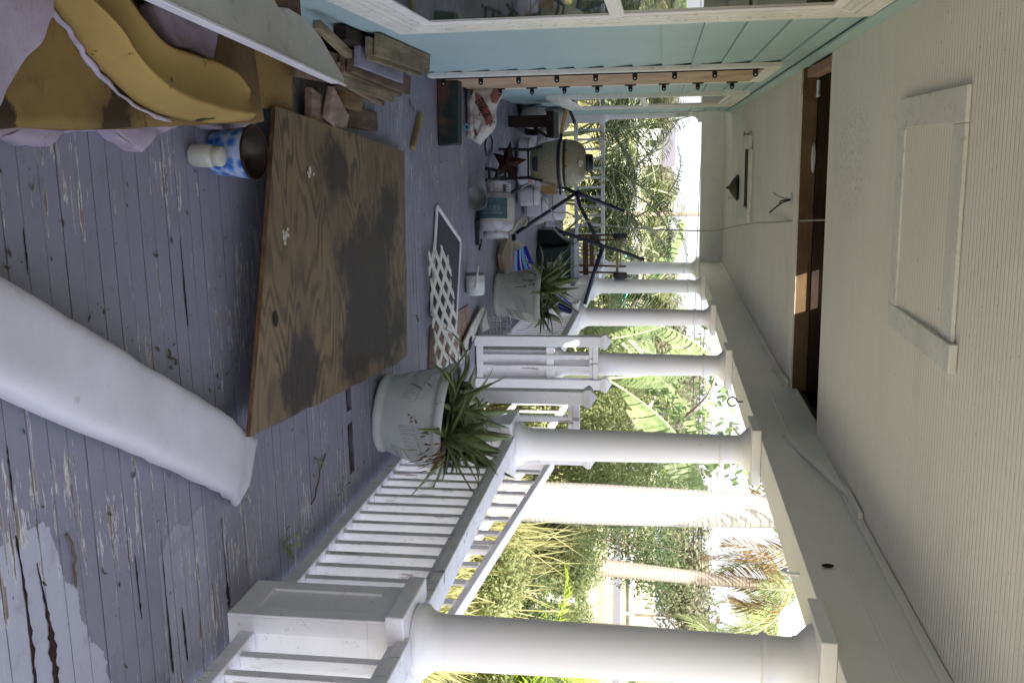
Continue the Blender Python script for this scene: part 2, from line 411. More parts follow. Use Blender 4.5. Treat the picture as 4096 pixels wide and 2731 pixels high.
LAMPM = plain('bronze_lamp', (.10, .09, .055), .45, .3)
def mat_palmtrunk(name, c, c2, ring=.055):
    t = NT(name); X = t.xyz(); n = t.noise(t.mapped((1, 1, 1)), 5, 5)
    f = t.math('FRACT', t.math('ADD', t.math('DIVIDE', X[2], ring), t.math('MULTIPLY', n, 1.1)))
    col = t.mix(t.ramp(f, [(.1, 1.0), (.35, 0.0)]), c, c2)
    col = t.mix(t.ramp(t.noise(t.mapped((1, 1, .5)), 7, 6, .7), [(.55, 0.0), (.8, .7)]), col, tuple(x * .5 for x in c2))
    t.bump(t.ramp(f, [(.0, 0.0), (.3, 1.0)]), .2, .006); return t.out(col, .8, 0, .2)
TRUNKW = mat_palmtrunk('pale_ringed_trunk', (.46, .43, .40), (.33, .305, .28))
TRUNKB = mat_palmtrunk('brown_ringed_trunk', (.34, .28, .23), (.19, .15, .12), .07)
BARK = weathered('grey_bark', (.22, .18, .14), (.12, .095, .075), (.05, .04, .03), 5, (1, 1, .4), .1, .9, .6)
BIRCH = weathered('pale_mottled_bark', (.60, .57, .52), (.22, .19, .16), (.08, .06, .05), 4, (1, 1, .35), .12, .85, .5)
def mat_ground():
    t = NT('dry_grass_ground'); v = t.mapped((1, 1, 1))
    f = t.noise(v, .35, 6, .65); g = t.noise(v, 9, 6, .7)
    col = t.ramp(f, [(.35, (.20, .21, .10)), (.5, (.36, .345, .22)), (.65, (.50, .46, .37))])
    col = t.mix(t.ramp(g, [(.4, 0.0), (.75, .8)]), col, (.12, .11, .05))
    t.bump(g, .8, .05); return t.out(col, .95, 0, .1)
GROUND = mat_ground()
ASPHALT = weathered('asphalt', (.13, .125, .13), (.11, .105, .11), (.06, .06, .06), 1.5, (1, 1, 1), -.05, .9, .2)
SIDEWALK = weathered('concrete_walk', (.36, .34, .33), (.30, .29, .28), (.25, .22, .2), 1.5, (1, 1, 1), -.05, .9, .2)
GALV = plain('galvanised_steel', (.62, .66, .72), .4, .3)
LITTER = foliage('leaf_litter_brown', (.03, .018, .012), (.07, .05, .025), (.09, .13, .05), 4, .05)

# ------------------------------------------------------------------ setting dimensions
WX = -.5825      # face of the house wall
FY0, FY1 = -1.66, 16.5
CZ = 2.63
COLY = [3.43, 6.10, 8.62, 11.22, 13.95, 16.20]
COLX = 1.87
GZ = -.75

# ground, road, walk ------------------------------------------------
mb = MB(); n = 60
def gpt(u, v):
    x = -900 + 1800 * u; y = -700 + 1900 * v
    return Vector((x, y, GZ))
mb.grid(25, 25, gpt)
g = mb.build('ground', GROUND); tag(g, 'dry yellow and green grass ground around the porch', 'ground', kind='structure')
rt = Vector((.982, -.189, 0)).normalized(); fw = Vector((.189, .982, 0)).normalized()
def cam_pt(d, l, z=GZ): return Vector((fw.x * d + rt.x * l, fw.y * d + rt.y * l, z))
def strip(name, d0, d1, z, m, l0=-130, l1=130):
    b = MB(); b.add([cam_pt(d0, l0, z), cam_pt(d0, l1, z), cam_pt(d1, l1, z), cam_pt(d1, l0, z)], [(0, 1, 2, 3)]); o = b.build(name, m); tag(o, kind='structure'); return o
tag(strip('pavement', 48, 50.5, GZ + .008, SIDEWALK), 'pale concrete pavement running beside the road', 'pavement')
tag(strip('road', 54, 66, GZ + .012, ASPHALT), 'grey asphalt road crossing beyond the bushes', 'road')
o = strip('road_edge_line', 64.6, 64.9, GZ + .018, plain('road_paint', (.8, .8, .78), .7)); tag(o, 'white painted edge line on the far side of the road', 'road marking')
gr = thing('guardrail', 'long grey steel guardrail on white posts beyond the road', 'guardrail', cam_pt(68, 20))
b = MB(); 
for dz in (.62, .78): b.bar(cam_pt(68, -40, GZ + dz), cam_pt(68, 75, GZ + dz), .05, .13)
b.bar(cam_pt(68.04, -40, GZ + .70), cam_pt(68.04, 75, GZ + .70), .03, .14)
b.build('rail', GALV, gr)
pb = MB()
for k in range(30): 
    b = MB(); p = cam_pt(68.15, -38 + k * 3.8, GZ); b.box((p.x - .09, p.y - .06, p.z), (p.x + .09, p.y + .06, p.z + .82)); b.build('post', GALV, gr)

# porch floor --------------------------------------------------------
mb = MB(); y = FY0; k = 0
while y < FY1:
    y1 = y + .083; dz = random.uniform(-.001, .001); ev = .0004
    x0, x1 = WX - .01, 2.06
    if y > 14.9: x0 = -4.0
    segs = [(x0, x1)]
    if abs(y - 4.83) < .045: segs = [(x0, 1.0), (1.33, 1.40), (1.68, x1)]
    for a, c in segs: mb.box((a, y + ev, -.025), (c, y1 - ev, dz))
    y = y1
fl = mb.build('porch_floor', FLOOR)
CR = [[(.943, 2.149, .004), (1.093, 2.158, .008), (1.258, 2.16, .012), (1.365, 2.157, .016), (1.6, 2.16, .01)], [(1.05, 2.218, .003), (1.195, 2.236, .010), (1.30, 2.24, .022), (1.415, 2.242, .018), (1.62, 2.245, .012)], [(1.226, 2.686, .002), (1.339, 2.687, .008), (1.45, 2.69, .003)], [(1.21, 2.85, .002), (1.457, 2.848, .006), (1.729, 2.85, .009)], [(1.534, 2.945, .003), (1.661, 2.949, .012), (1.745, 2.953, .004)], [(1.342, 3.29, .003), (1.56, 3.295, .006), (1.66, 3.30, .022), (1.708, 3.30, .014)], [(.70, 2.157, .002), (.802, 2.156, .006), (.88, 2.155, .002)], [(.571, 3.155, .003), (.457, 3.152, .008), (.262, 3.15, .003)], [(.716, 2.81, .003), (.834, 2.812, .007), (.913, 2.815, .002)], [(.284, 2.316, .003), (.22, 2.317, .006), (.16, 2.317, .002)], [(.62, 6.31, .003), (.74, 6.31, .006), (.9, 6.312, .003)], [(1.05, 9.05, .004), (1.35, 9.05, .012), (1.5, 9.05, .006)]]
rc_ = random.Random(11)
for ck in CR:
    pts = smoothpath([Vector((a_, b_, 0)) for a_, b_, w_ in ck], 8); ws = []
    for i in range(len(pts)):
        f = i / 8; k_ = min(int(f), len(ck) - 2); ws.append((ck[k_][2] * (1 - (f - k_)) + ck[k_ + 1][2] * (f - k_)) * rc_.uniform(.5, 1.35))
    b = MB(); vs = []
    for p, w_ in zip(pts, ws): vs += [(p.x, p.y - w_ * rc_.uniform(.3, .9), .0022), (p.x, p.y + w_ * rc_.uniform(.3, .9), .0022)]
    b.add(vs, [(2 * i, 2 * i + 2, 2 * i + 3, 2 * i + 1) for i in range(len(pts) - 1)]); b.build('rot_split', ROTM, fl)
tag(fl, 'porch floor of narrow grey-violet boards with long strips of peeled paint', 'floor', kind='structure')
mb = MB(); mb.box((WX - .01, FY0, -.75), (WX + .02, FY1, -.03)); mb.box((2.0, FY0, -.75), (2.05, 6.4, -.03)); mb.box((2.0, 8.5, -.75), (2.05, FY1, -.03))
for yy in range(-1, 17, 1): mb.box((WX, yy + .0, -.2), (2.0, yy + .045, -.028))
o = mb.build('porch_floor_frame', DARKJ); tag(o, 'dark joists and skirting under the porch boards', 'floor frame', kind='structure')
# steps out of the opening
st = thing('porch_steps', 'grey wooden steps leading down from the railing opening', 'steps', (2.06, 7.4, GZ))
for k in range(4):
    b = MB(); b.box((2.06 + k * .28, 6.5, GZ), (2.06 + (k + 1) * .28 - .004, 8.4, -.15 - k * .16)); b.build('step', SIDEWALK, st)

# house wall -----------------------------------------------------------
hw = thing('house_wall', 'teal blue lap-sided house wall along the porch with white trim', 'wall', (WX, 5, 0))
mb = MB()
HY1 = 14.45
for k in range(-1, 15):
    z0 = -.10 + k * .1945 - .005; z1 = z0 + .1945
    x = WX
    mb.hexa([(x - .03, FY0, z0), (x + .004, FY0, z0), (x + .004, HY1, z0), (x - .03, HY1, z0), (x - .03, FY0, z1), (x - .012, FY0, z1), (x - .012, HY1, z1), (x - .03, HY1, z1)])
mb.build('siding', SIDING, hw)
b = MB(); b.box((WX - .035, FY0, -.1), (-6, HY1 - .003, 3.4)); b.build('wall_body', SIDING, hw)
b = MB(); b.box((WX - .03, HY1, -.1), (WX + .02, HY1 + .10, CZ)); b.build('corner_board', WHITE_TRIM, hw, bevel=.004)
b = MB(); b.box((WX + .004, FY0, CZ - .085), (WX + .02, HY1, CZ)); b.build('top_trim', SIDING, hw, bevel=.003)
def window(y0, y1, z0, z1, zm, lab):
    w = thing('window', lab, 'window', (WX, (y0 + y1) / 2, z0), 'sash windows in the house wall')
    def ring(name, a0, a1, c0, c1, wd, xo, xi, m=WHITE_TRIM):
        b = MB()
        b.box((xi, a0, c0), (xo, a0 + wd, c1)); b.box((xi, a1 - wd, c0), (xo, a1, c1))
        b.box((xi, a0 + wd, c0), (xo - .001, a1 - wd, c0 + wd)); b.box((xi, a0 + wd, c1 - wd), (xo - .001, a1 - wd, c1))
        return b.build(name, m, w, bevel=.004)
    ring('casing', y0, y1, z0, z1, .08, WX + .038, WX - .02)
    ring('jamb', y0 + .08, y1 - .08, z0 + .08, z1 - .08, .03, WX + .031, WX - .02)
    ring('jamb', y0 + .11, y1 - .11, z0 + .11, z1 - .11, .03, WX + .026, WX - .02)
    for c0, c1, dx in ((z0 + .14, zm + .02, .021), (zm - .019, z1 - .14, .017)):
        s = ring('sash', y0 + .14, y1 - .14, c0, c1, .05, WX + dx, WX - .02, WHITE)
        b = MB(); b.box((WX - .02, y0 + .19, c0 + .05), (WX - .006 + dx, y1 - .19, c1 - .05)); b.build('pane', GLASS, s)
    return w
window(1.7, 4.40, .48, 2.51, 1.46, 'large sash window nearest the camera, dark panes reflecting the garden')
window(9.9, 12.4, .50, 2.49, 1.45, 'farther sash window near the porch corner, behind the barbecue')

# boarded opening with clips
sp = thing('storm_panel', 'tan plywood storm panel in white frame with black clips down both edges', 'panel', (WX, 7.6, .05))
b = MB()
b.box((WX, 6.84, .02), (WX + .03, 6.97, 2.44)); b.box((WX, 8.24, .02), (WX + .03, 8.30, 2.44)); b.box((WX, 6.97, 2.34), (WX + .03, 8.24, 2.44))
b.build('frame', WHITE_TRIM, sp, bevel=.004)
b = MB(); b.box((WX + .004, 6.99, .05), (WX + .024, 8.24, 2.335)); b.build('board', TAN, sp)
b = MB(); b.box((WX + .03, 6.955, .05), (WX + .038, 6.975, 2.3)); b.build('seal_strip', METAL_BLK, sp)
def clip(y, z):
    b = MB(); b.box((WX + .024, y - .02, z - .045), (WX + .034, y + .02, z + .045)); b.box((WX + .034, y - .004, z - .017), (WX + .066, y + .004, z + .017))
    b.lathe([(.0168, -.004), (.0168, .004)], Matrix.Translation((WX + .066, y, z)) @ Matrix.Rotation(R(90), 4, 'X'), 14)
    o = b.build('clip', METAL_BLK, sp)
    b = MB(); b.lathe([(.0055, -.0055), (.0055, .0055)], Matrix.Translation((WX + .067, y, z)) @ Matrix.Rotation(R(90), 4, 'X'), 8); b.build('bolt', GALV, o)
for k in range(9): clip(6.99, .10 + k * .272)
for k in range(9): clip(8.25, .03 + k * .272)

# ceiling ---------------------------------------------------------------
GY0, GY1 = 6.09, 7.345
mb = MB(); mb.box((WX - .02, FY0, CZ), (1.78, GY0, CZ + .012)); mb.box((WX - .02, GY1, CZ), (1.78, FY1 - .2, CZ + .012)); mb.box((-4, 14.7, CZ + .001), (WX - .02, FY1 - .2, CZ + .012))
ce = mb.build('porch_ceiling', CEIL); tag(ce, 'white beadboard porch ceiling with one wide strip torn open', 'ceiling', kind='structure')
rc = thing('roof_cavity', 'exposed brown rafters and dark roof boards in the torn ceiling strip', 'rafters', (.6, 6.7, CZ))
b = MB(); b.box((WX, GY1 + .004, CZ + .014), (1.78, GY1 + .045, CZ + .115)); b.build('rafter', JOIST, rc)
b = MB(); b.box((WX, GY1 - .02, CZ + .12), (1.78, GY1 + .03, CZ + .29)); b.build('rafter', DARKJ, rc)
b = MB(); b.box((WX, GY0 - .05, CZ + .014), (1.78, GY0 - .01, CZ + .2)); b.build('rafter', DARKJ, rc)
b = MB(); 
RZ = 2.95
ex = 2.15
def rf(x0, x1, y0, y1): b.box((x0, y0, RZ), (x1, y1, RZ + .02))
rf(WX - .02, ex, FY0, 6.735); rf(WX - .02, .925, 6.735, 6.845); rf(.985, ex, 6.735, 6.845); rf(WX - .02, ex, 6.845, 7.09); rf(WX - .02, .80, 7.09, 7.21); rf(1.09, ex, 7.09, 7.21); rf(WX - .02, ex, 7.21, FY1 + .4)
b.box((-6, HY1, RZ + .01), (WX - .02, FY1 + .5, RZ + .05))
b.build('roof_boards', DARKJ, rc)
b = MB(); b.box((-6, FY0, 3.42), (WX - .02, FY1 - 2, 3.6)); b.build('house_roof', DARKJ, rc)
# small bits inside the opening: white electrical box, pinkish block, clamp
o = MB(); o.lathe([(.0, 0), (.12, .02), (.16, .07), (.1, .12)], Matrix.Translation((.05, GY1 - .01, CZ + .10)) @ Matrix.Rotation(R(90), 4, 'X') @ Matrix.Scale(.16, 4, (0, 1, 0)) @ Matrix.Scale(.15, 4, (0, 0, 1)) @ Matrix.Scale(.7, 4), 16)
tag(o.build('insulation_scrap', PLASTW, org=(.12, GY1, CZ + .05), smooth=True), 'small white scrap stuck on the rafter inside the torn ceiling', 'scrap')
cl = thing('pipe_clamp', 'pale metal clamp and screw at the wall end of the ceiling opening', 'clamp', (-.45, 6.6, CZ + .02))
b = MB(); b.tube([(-.46, 6.9, CZ + .05), (-.36, 6.9, CZ + .05)], .012); b.tube([(-.36, 6.86, CZ + .05), (-.36, 6.94, CZ + .05)], .01); b.build('body', GALV, cl)
b = MB(); b.box((-.56, 6.2, CZ + .02), (-.50, 7.2, CZ + .1)); b.build('block', plain('pink_wood', (.35, .2, .17), .8), cl)

# hatch frame
hf = thing('ceiling_hatch', 'white board frame of a square access hatch on the near ceiling', 'hatch', (.28, 3.8, CZ))
b = MB(); b.box((-.20, 3.37, CZ - .017), (-.08, 4.26, CZ - .002)); b.build('frame_board', WHITE_TRIM, hf, bevel=.003)
b = MB(); b.box((-.079, 3.37, CZ - .016), (.64, 3.50, CZ - .002)); b.build('frame_board', WHITE_TRIM, hf, bevel=.003)
b = MB(); b.box((-.079, 4.17, CZ - .016), (.64, 4.29, CZ - .002)); b.build('frame_board', WHITE_TRIM, hf, bevel=.003)
b = MB(); b.hexa([(.641, 3.33, CZ - .03), (.74, 3.33, CZ - .03), (.74, 4.3, CZ - .014), (.641, 4.3, CZ - .014), (.641, 3.33, CZ - .002), (.74, 3.33, CZ - .002), (.74, 4.3, CZ - .002), (.641, 4.3, CZ - .002)]); b.build('frame_board', WHITE_TRIM, hf, bevel=.003)
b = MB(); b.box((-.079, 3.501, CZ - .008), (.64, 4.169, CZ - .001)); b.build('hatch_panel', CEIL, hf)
# far vent opening
vt = thing('ceiling_vent', 'dark slot opening with white block ends in the far ceiling', 'vent', (.3, 11.5, CZ))
b = MB(); b.box((-.03, 11.1, CZ - .012), (.62, 11.85, CZ - .003)); b.build('opening', CAVSHADE, vt)  # no real slot: dark panel painted as the shade inside it
for a, c in ((-.17, -.03), (.62, .77)):
    b = MB(); b.box((a, 11.05, CZ - .04), (c, 11.9, CZ - .002)); b.build('end_block', WHITE_TRIM, vt, bevel=.004)
b = MB(); b.box((-.03, 10.95, CZ - .04), (.62, 11.09, CZ - .002)); b.build('edge_board', WHITE_TRIM, vt, bevel=.004)
# lamp
lp = thing('ceiling_lamp', 'small bell-shaped bronze ceiling lamp, unlit, beside the vent slot', 'lamp', (.45, 12.9, CZ))
b = MB(); b.lathe([(.165, 0), (.17, -.02), (.155, -.035)], Matrix.Translation((.45, 12.9, CZ - .002)), 24); b.build('rim', METAL_BLK, lp)
b = MB(); b.lathe([(.15, -.03), (.135, -.055), (.085, -.09), (.04, -.115), (.018, -.125)], Matrix.Translation((.45, 12.9, CZ)), 24); b.build('shade', LAMPM, lp, smooth=True)
b = MB(); b.lathe([(.018, -.122), (.022, -.135), (.012, -.15), (.004, -.16)], Matrix.Translation((.45, 12.9, CZ)), 12); b.build('finial', LAMPM, lp, smooth=True)
# wire box
wb = thing('wire_stub', 'cut black and white wires poking from a ceiling hole past the opening', 'wires', (.36, 7.6, CZ))
b = MB(); b.lathe([(.05, 0), (.05, -.012)], Matrix.Translation((.36, 7.62, CZ - .001)), 16); b.build('plate', GALV, wb)
for dx, dy, dz in ((-.05, .1, -.13), (.10, .05, -.16), (.02, -.06, -.10)):
    b = MB(); b.tube(smoothpath([(.36, 7.62, CZ), (.36 + dx * .3, 7.62 + dy * .5, CZ - .08), (.36 + dx, 7.62 + dy, CZ + dz)], 4), .006, 6); b.build('wire', METAL_BLK if dx > 0 else WIRE, wb)
for i, (x, y) in enumerate(((-.2, 11.6), (.63, 13.9))):
    o = MB(); o.tube([(x, y, CZ), (x, y, CZ - .05)], .005, 6); o.tube([(x - .03, y, CZ - .05), (x + .03, y, CZ - .05)], .005, 6)
    tag(o.build('ceiling_hook', METAL_BLK, org=(x, y, CZ)), ['small dark hook in the far ceiling on the house side', 'small dark hook in the far ceiling past the lamp'][i], 'hook')

# beams --------------------------------------------------------------------
bm = thing('porch_beam', 'long white panelled beam carried by the row of columns', 'beam', (1.87, 6, 2.28))
b = MB(); b.box((1.75, FY0, 2.28), (2.0, FY1 - .15, 2.455)); b.build('lower_board', BEAMW, bm, bevel=.004)
b = MB(); b.box((1.762, FY0, 2.456), (1.99, FY1 - .15, CZ + .05)); b.build('upper_board', BEAMW, bm)
b = MB(); b.bar((1.758, FY0, 2.462), (1.758, FY1 - .3, 2.462), .018, .018); b.build('bead', BEAMW, bm, bevel=.004)
b = MB(); b.bar((1.752, FY0, CZ - .022), (1.752, 4.96, CZ - .022), .022, .036); b.build('cove_strip', BEAMW, bm, bevel=.004)
b = MB(); b.bar((1.752, 7.40, CZ - .022), (1.752, FY1 - .35, CZ - .022), .022, .036); b.build('cove_strip', BEAMW, bm, bevel=.004)
b = MB(); b.box((2.0, FY0, 2.60), (2.15, FY1 + .4, 2.64)); b.build('soffit', WHITE_TRIM, bm)
b = MB(); b.box((2.15, FY0, 2.60), (2.18, FY1 + .4, 2.98)); b.build('fascia', WHITE_TRIM, bm)
ls = MB(); ls.bar((1.735, 6.0, 2.42), (1.72, 4.92, CZ - .02), .03, .02); ls.bar((1.72, 4.92, CZ - .02), (1.725, 4.60, CZ - .018), .03, .02)
tag(ls.build('loose_trim_strip', BEAMW, org=(1.73, 5.4, 2.5)), 'broken white trim strip hanging diagonally across the beam', 'trim strip')
ls = MB(); ls.bar((1.735, 8.0, CZ - .05), (1.72, 7.38, CZ - .02), .03, .02); tag(ls.build('loose_trim_strip', BEAMW, org=(1.73, 7.6, 2.6)), 'short loose trim end curling off the beam beside the torn ceiling', 'trim strip')
eb = thing('end_beam', 'white beam across the far end of the porch', 'beam', (.6, 16.2, 2.28))
b = MB(); b.box((-4, 16.08, 2.28), (1.749, 16.32, 2.455)); b.build('lower_board', BEAMW, eb, bevel=.004)
b = MB(); b.box((-4, 16.092, 2.456), (1.76, 16.3, CZ + .05)); b.build('upper_board', BEAMW, eb)
b = MB(); b.bar((-4, 16.086, 2.462), (1.74, 16.086, 2.462), .018, .018); b.bar((-4, 16.08, CZ - .02), (1.72, 16.08, CZ - .02), .022, .036); b.build('bead', BEAMW, eb)
# hooks in beam underside
hk = MB(); pts = [(1.86 + .035 * math.cos(a) , 7.3, 2.20 + .035 * math.sin(a)) for a in [R(90 + 20 * i) for i in range(17)]]; hk.tube([(1.86, 7.3, 2.29)] + pts, .006, 6)
tag(hk.build('eye_hook', RUST, org=(1.86, 7.3, 2.28)), 'dark ring hook screwed under the beam between second and third columns', 'hook')
hk = MB(); hk.tube(smoothpath([(1.86, 4.2, 2.29), (1.86, 4.2, 2.24), (1.86, 4.23, 2.21), (1.86, 4.25, 2.23)], 4), .008, 6)
tag(hk.build('cup_hook', WHITE, org=(1.86, 4.2, 2.28)), 'white curved hook under the beam just past the nearest column', 'hook')
nst = MB(); nst.lathe([(.0, 0), (.013, .003), (.016, .008), (.008, .013)], Matrix.Translation((1.746, 4.03, 2.37)) @ Matrix.Rotation(R(-90), 4, 'Y') @ Matrix.Scale(1.7, 4, (1, 0, 0)), 10)
tag(nst.build('wasp_nest', RUST, org=(1.746, 4.03, 2.37)), 'small rust-brown mud nest stuck on the beam', 'nest')

# columns -----------------------------------------------------------------
def make_column(y, lab, x=COLX):
    t = thing('column', lab, 'column', (x, y, 0), 'white round porch columns on panelled pedestals')
    pm = MB(); h = .15
    pm.box((x - h + .012, y - h + .012, .0), (x + h - .012, y + h - .012, .64))
    ped = pm.build('pedestal', WHITE, t)
    fb = MB()
    for (sx, sy) in ((1, 0), (-1, 0), (0, 1), (0, -1)):
        M = Matrix.Translation((x, y, 0)) @ Matrix.Rotation(math.atan2(sy, sx), 4, 'Z')
        e = h - .001 if sx else h
        w2 = h if sx else h - .0125
        fb.box((h - .0125, -w2, 0), (h, w2, .10), M); fb.box((h - .0125, -w2, .56), (h, w2, .64), M)
        fb.box((h - .0125, -w2, .10), (h - .0008, -w2 + .07, .56), M); fb.box((h - .0125, w2 - .07, .10), (h - .0008, w2, .56), M)
    fb.build('panel_frame', WHITE, ped, bevel=.003)
    cp = MB(); cp.box((x - .185, y - .185, .642), (x + .185, y + .185, .715)); cp.build('cap', WHITE, t, bevel=.008)
    M = Matrix.Translation((x, y, 0))
    bs = MB(); bs.lathe([(.140, .716), (.147, .735), (.141, .757), (.121, .775), (.111, .80), (.1065, .835)], M, 40, cap=False); bs.build('base', WHITE_COL, t, smooth=True)
    sh = MB(); prof = [(.1065, .834)]
    for i in range(1, 13):
        u = i / 12; prof.append((.1065 - .0145 * u ** 1.5, .835 + u * 1.195))
    sh.lathe(prof, M, 48, cap=False); sh.build('shaft', WHITE_COL, t, smooth=True)
    cpt = MB(); cpt.lathe([(.092, 2.028), (.101, 2.034), (.105, 2.045), (.101, 2.056), (.0925, 2.064), (.0915, 2.15), (.098, 2.158), (.098, 2.168), (.119, 2.19), (.142, 2.215), (.144, 2.222)], M, 40, cap=False); cpt.build('capital', WHITE_COL, t, smooth=True)
    ab = MB(); ab.box((x - .178, y - .178, 2.222), (x + .178, y + .178, 2.279)); ab.build('abacus', WHITE_COL, t, bevel=.005)
    return t
labs = ['nearest white column, cut by the photo edge, thickest in view', 'second white column, behind the big pot of aloe', 'third white column, behind the pair of slim newel posts',
        'fourth white column, behind the farther aloe pot', 'fifth white column, with an upturned cart wheel in front', 'white corner column where the end railing meets the side']
col0 = make_column(COLY[0], labs[0])
for y, l in zip(COLY[1:], labs[1:]):
    c = dup(col0); c.location = (COLX, y, 0); c['label'] = l; ORG[c.name] = c.location.copy()
c = dup(col0); c.location = (-.66, 16.2, 0); c['label'] = 'white column of the end railing, mostly hidden behind the house corner'

# railings ------------------------------------------------------------------
def railing(y0, y1, lab, bz=.05, tz=.67, step=.132):
    t = thing('railing', lab, 'railing', (COLX - .03, (y0 + y1) / 2, 0), 'white porch railings between the columns')
    b = MB(); b.box((1.775, y0, tz + .012), (1.905, y1, tz + .062)); b.box((1.80, y0, tz - .02), (1.88, y1, tz + .011)); b.build('top_rail', WHITE_RAIL, t, bevel=.006)
    b = MB(); b.box((1.79, y0, bz), (1.885, y1, bz + .06)); b.build('bottom_rail', WHITE_RAIL, t, bevel=.005)
    n = int((y1 - y0 - .06) / step); off = ((y1 - y0) - (n - 1) * step) / 2
    for i in range(n):
        y = y0 + off + i * step
        b = MB(); b.box((1.815, y - .021, bz + .0605), (1.862, y + .021, tz - .0205)); b.build('baluster', WHITE_RAIL, t, bevel=.003)
    return t
railing(.92, 3.275, 'nearest stretch of white railing, at the lower edge of the photo')
railing(3.585, 5.945, 'white railing behind the near aloe pot, between first and second columns')
railing(8.775, 11.065, 'white railing behind the farther aloe pot')
railing(11.375, 13.795, 'white railing behind the dark green crate')
railing(14.105, 16.045, 'last stretch of white railing before the corner column')
t = thing('railing', 'white railing across the far end, in front of the areca palms', 'railing', (.6, 16.2, 0), 'white porch railings between the columns')
b = MB(); b.box((-.505, 16.14, .665), (1.715, 16.26, .725)); b.build('top_rail', WHITE_RAIL, t, bevel=.006)
b = MB(); b.box((-.505, 16.155, .225), (1.715, 16.245, .285)); b.build('bottom_rail', WHITE_RAIL, t, bevel=.005)
k = -.40
while k < 1.68:
    b = MB(); b.box((k - .019, 16.18, .2855), (k + .019, 16.22, .6645)); b.build('baluster', WHITE_RAIL, t); k += .155

# newel posts at the opening -------------------------------------------------
def newel(x, y, lab, h=1.14):
    t = thing('newel_post', lab, 'post', (x, y, 0), 'slim white newel posts at the opening')
    b = MB(); b.box((x - .046, y - .046, 0), (x + .046, y + .046, h)); b.build('shaft', WHITE, t, bevel=.003)
    b = MB(); 
    for r0, z0, z1 in ((.054, h - .0, h + .012), (.060, h + .012, h + .024), (.066, h + .024, h + .036), (.062, h + .036, h + .044)): b.box((x - r0, y - r0, z0), (x + r0, y + r0, z1))
    r = .066; z = h + .0442
    b.add([(x - r, y - r, z), (x + r, y - r, z), (x + r, y + r, z), (x - r, y + r, z), (x, y, z + .048)], [(0, 3, 2, 1), (0, 1, 4), (1, 2, 4), (2, 3, 4), (3, 0, 4)])
    b.build('cap', WHITE, t)
    return t
newel(1.625, 8.44, 'newel post on the far side of the opening, with a sunlit spot')
newel(2.015, 8.44, 'outer newel post on the far side of the opening, joined by a short rail')
newel(1.63, 6.44, 'newel post on the near side of the opening, its capped top above the aloe')
newel(2.06, 6.44, 'outer newel post mostly hidden behind the second column')
for y, l, x0, x1 in ((8.44, 'short two-baluster rail between the far newel posts', 1.672, 1.968), (6.44, 'short rail running from the near newel post behind the second column', 1.677, 2.013)):
    t = thing('short_railing', l, 'railing', (x0, y, 0))
    b = MB(); b.box((x0, y - .03, 1.065), (x1, y + .03, 1.11)); b.box((x0, y - .018, 1.03), (x1, y + .018, 1.0645)); b.build('top_rail', WHITE_RAIL, t, bevel=.004)
    b = MB(); b.box((x0, y - .03, .012), (x1, y + .03, .07)); b.build('bottom_rail', WHITE_RAIL, t, bevel=.004)
    for f in (1 / 3, 2 / 3):
        x = x0 + (x1 - x0) * f; b = MB(); b.box((x - .019, y - .019, .0705), (x + .019, y + .019, 1.0295)); b.build('baluster', WHITE_RAIL, t)

# ramp railings outside ---------------------------------------------------------
def ramp_rail(x, y0, z0, y1, z1, lab, n, bl):
    t = thing('ramp_railing', lab, 'railing', (x, (y0 + y1) / 2, GZ), 'sloping white ramp railings in the garden')
    b = MB(); b.bar((x, y0, z0), (x, y1, z1), .09, .05); b.build('top_rail', WHITE, t, bevel=.005)
    b = MB(); b.bar((x, y0, z0 - bl), (x, y1, z1 - bl), .05, .06); b.build('bottom_rail', WHITE, t, bevel=.004)
    for i in range(n):
        u = (i + .5) / n; y = y0 + (y1 - y0) * u; z = z0 + (z1 - z0) * u
        b = MB(); b.box((x - .062, y - .035, z - bl), (x - .046, y + .035, z - .02)); b.build('baluster', WHITE, t)
    for u in (.02, .5, .98):
        y = y0 + (y1 - y0) * u; z = z0 + (z1 - z0) * u
        b = MB(); b.box((x - .04, y - .04, GZ), (x + .04, y + .04, z - .03)); b.build('post', WHITE, t)
ramp_rail(2.72, 4.4, .36, 8.3, .70, 'sloping white ramp railing just outside the porch rail', 14, .8)
ramp_rail(3.35, 7.6, .02, 13.2, .42, 'farther sloping ramp railing seen through the nearer one', 14, .7)
mb = MB(); mb.hexa([(2.75, 4.2, GZ), (3.32, 4.2, GZ), (3.32, 8.4, GZ), (2.75, 8.4, GZ), (2.75, 4.2, GZ + .05), (3.32, 4.2, GZ + .05), (3.32, 8.4, GZ + .4), (2.75, 8.4, GZ + .4)])
tag(mb.build('ramp', SIDEWALK), 'pale ramp deck sloping along the porch', 'ramp', kind='structure')
# ================================================================= things on the porch
# plywood sheet -----------------------------------------------------------------
mb = MB()
A = Vector((-.215, 3.80, .10)); B = Vector((-.04, 6.06, .022)); Cc = Vector((1.27, 5.95, .022)); D = Vector((1.03, 3.34, .10))
NU, NV = 22, 26
def sheet(u, v, dz):
    p = (A * (1 - u) + D * u) * (1 - v) + (B * (1 - u) + Cc * u) * v
    p = p + Vector((0, 0, .018 * math.sin(u * 3.1) * (1 - v) + dz))
    if v == 0: p.y += -.05 * math.sin(u * math.pi) * .6
    if u == 1: p.x += .012 * nz((v * 9, 3.1, 0), 2.0) - .05 * max(0, v - .88) * 3
    if v == 1: p.y += .03 * nz((u * 4, 9.1, 0))
    return p
mb.grid(NU, NV, lambda u, v: sheet(u, v, .018)); mb.grid(NU, NV, lambda u, v: sheet(u, v, 0.0))
nn = NU * NV
for i in range(NU - 1):
    for j in (0, NV - 1):
        a = j * NU + i; mb.f.append([a, a + 1, nn + a + 1, nn + a]); mb.m.append(1)
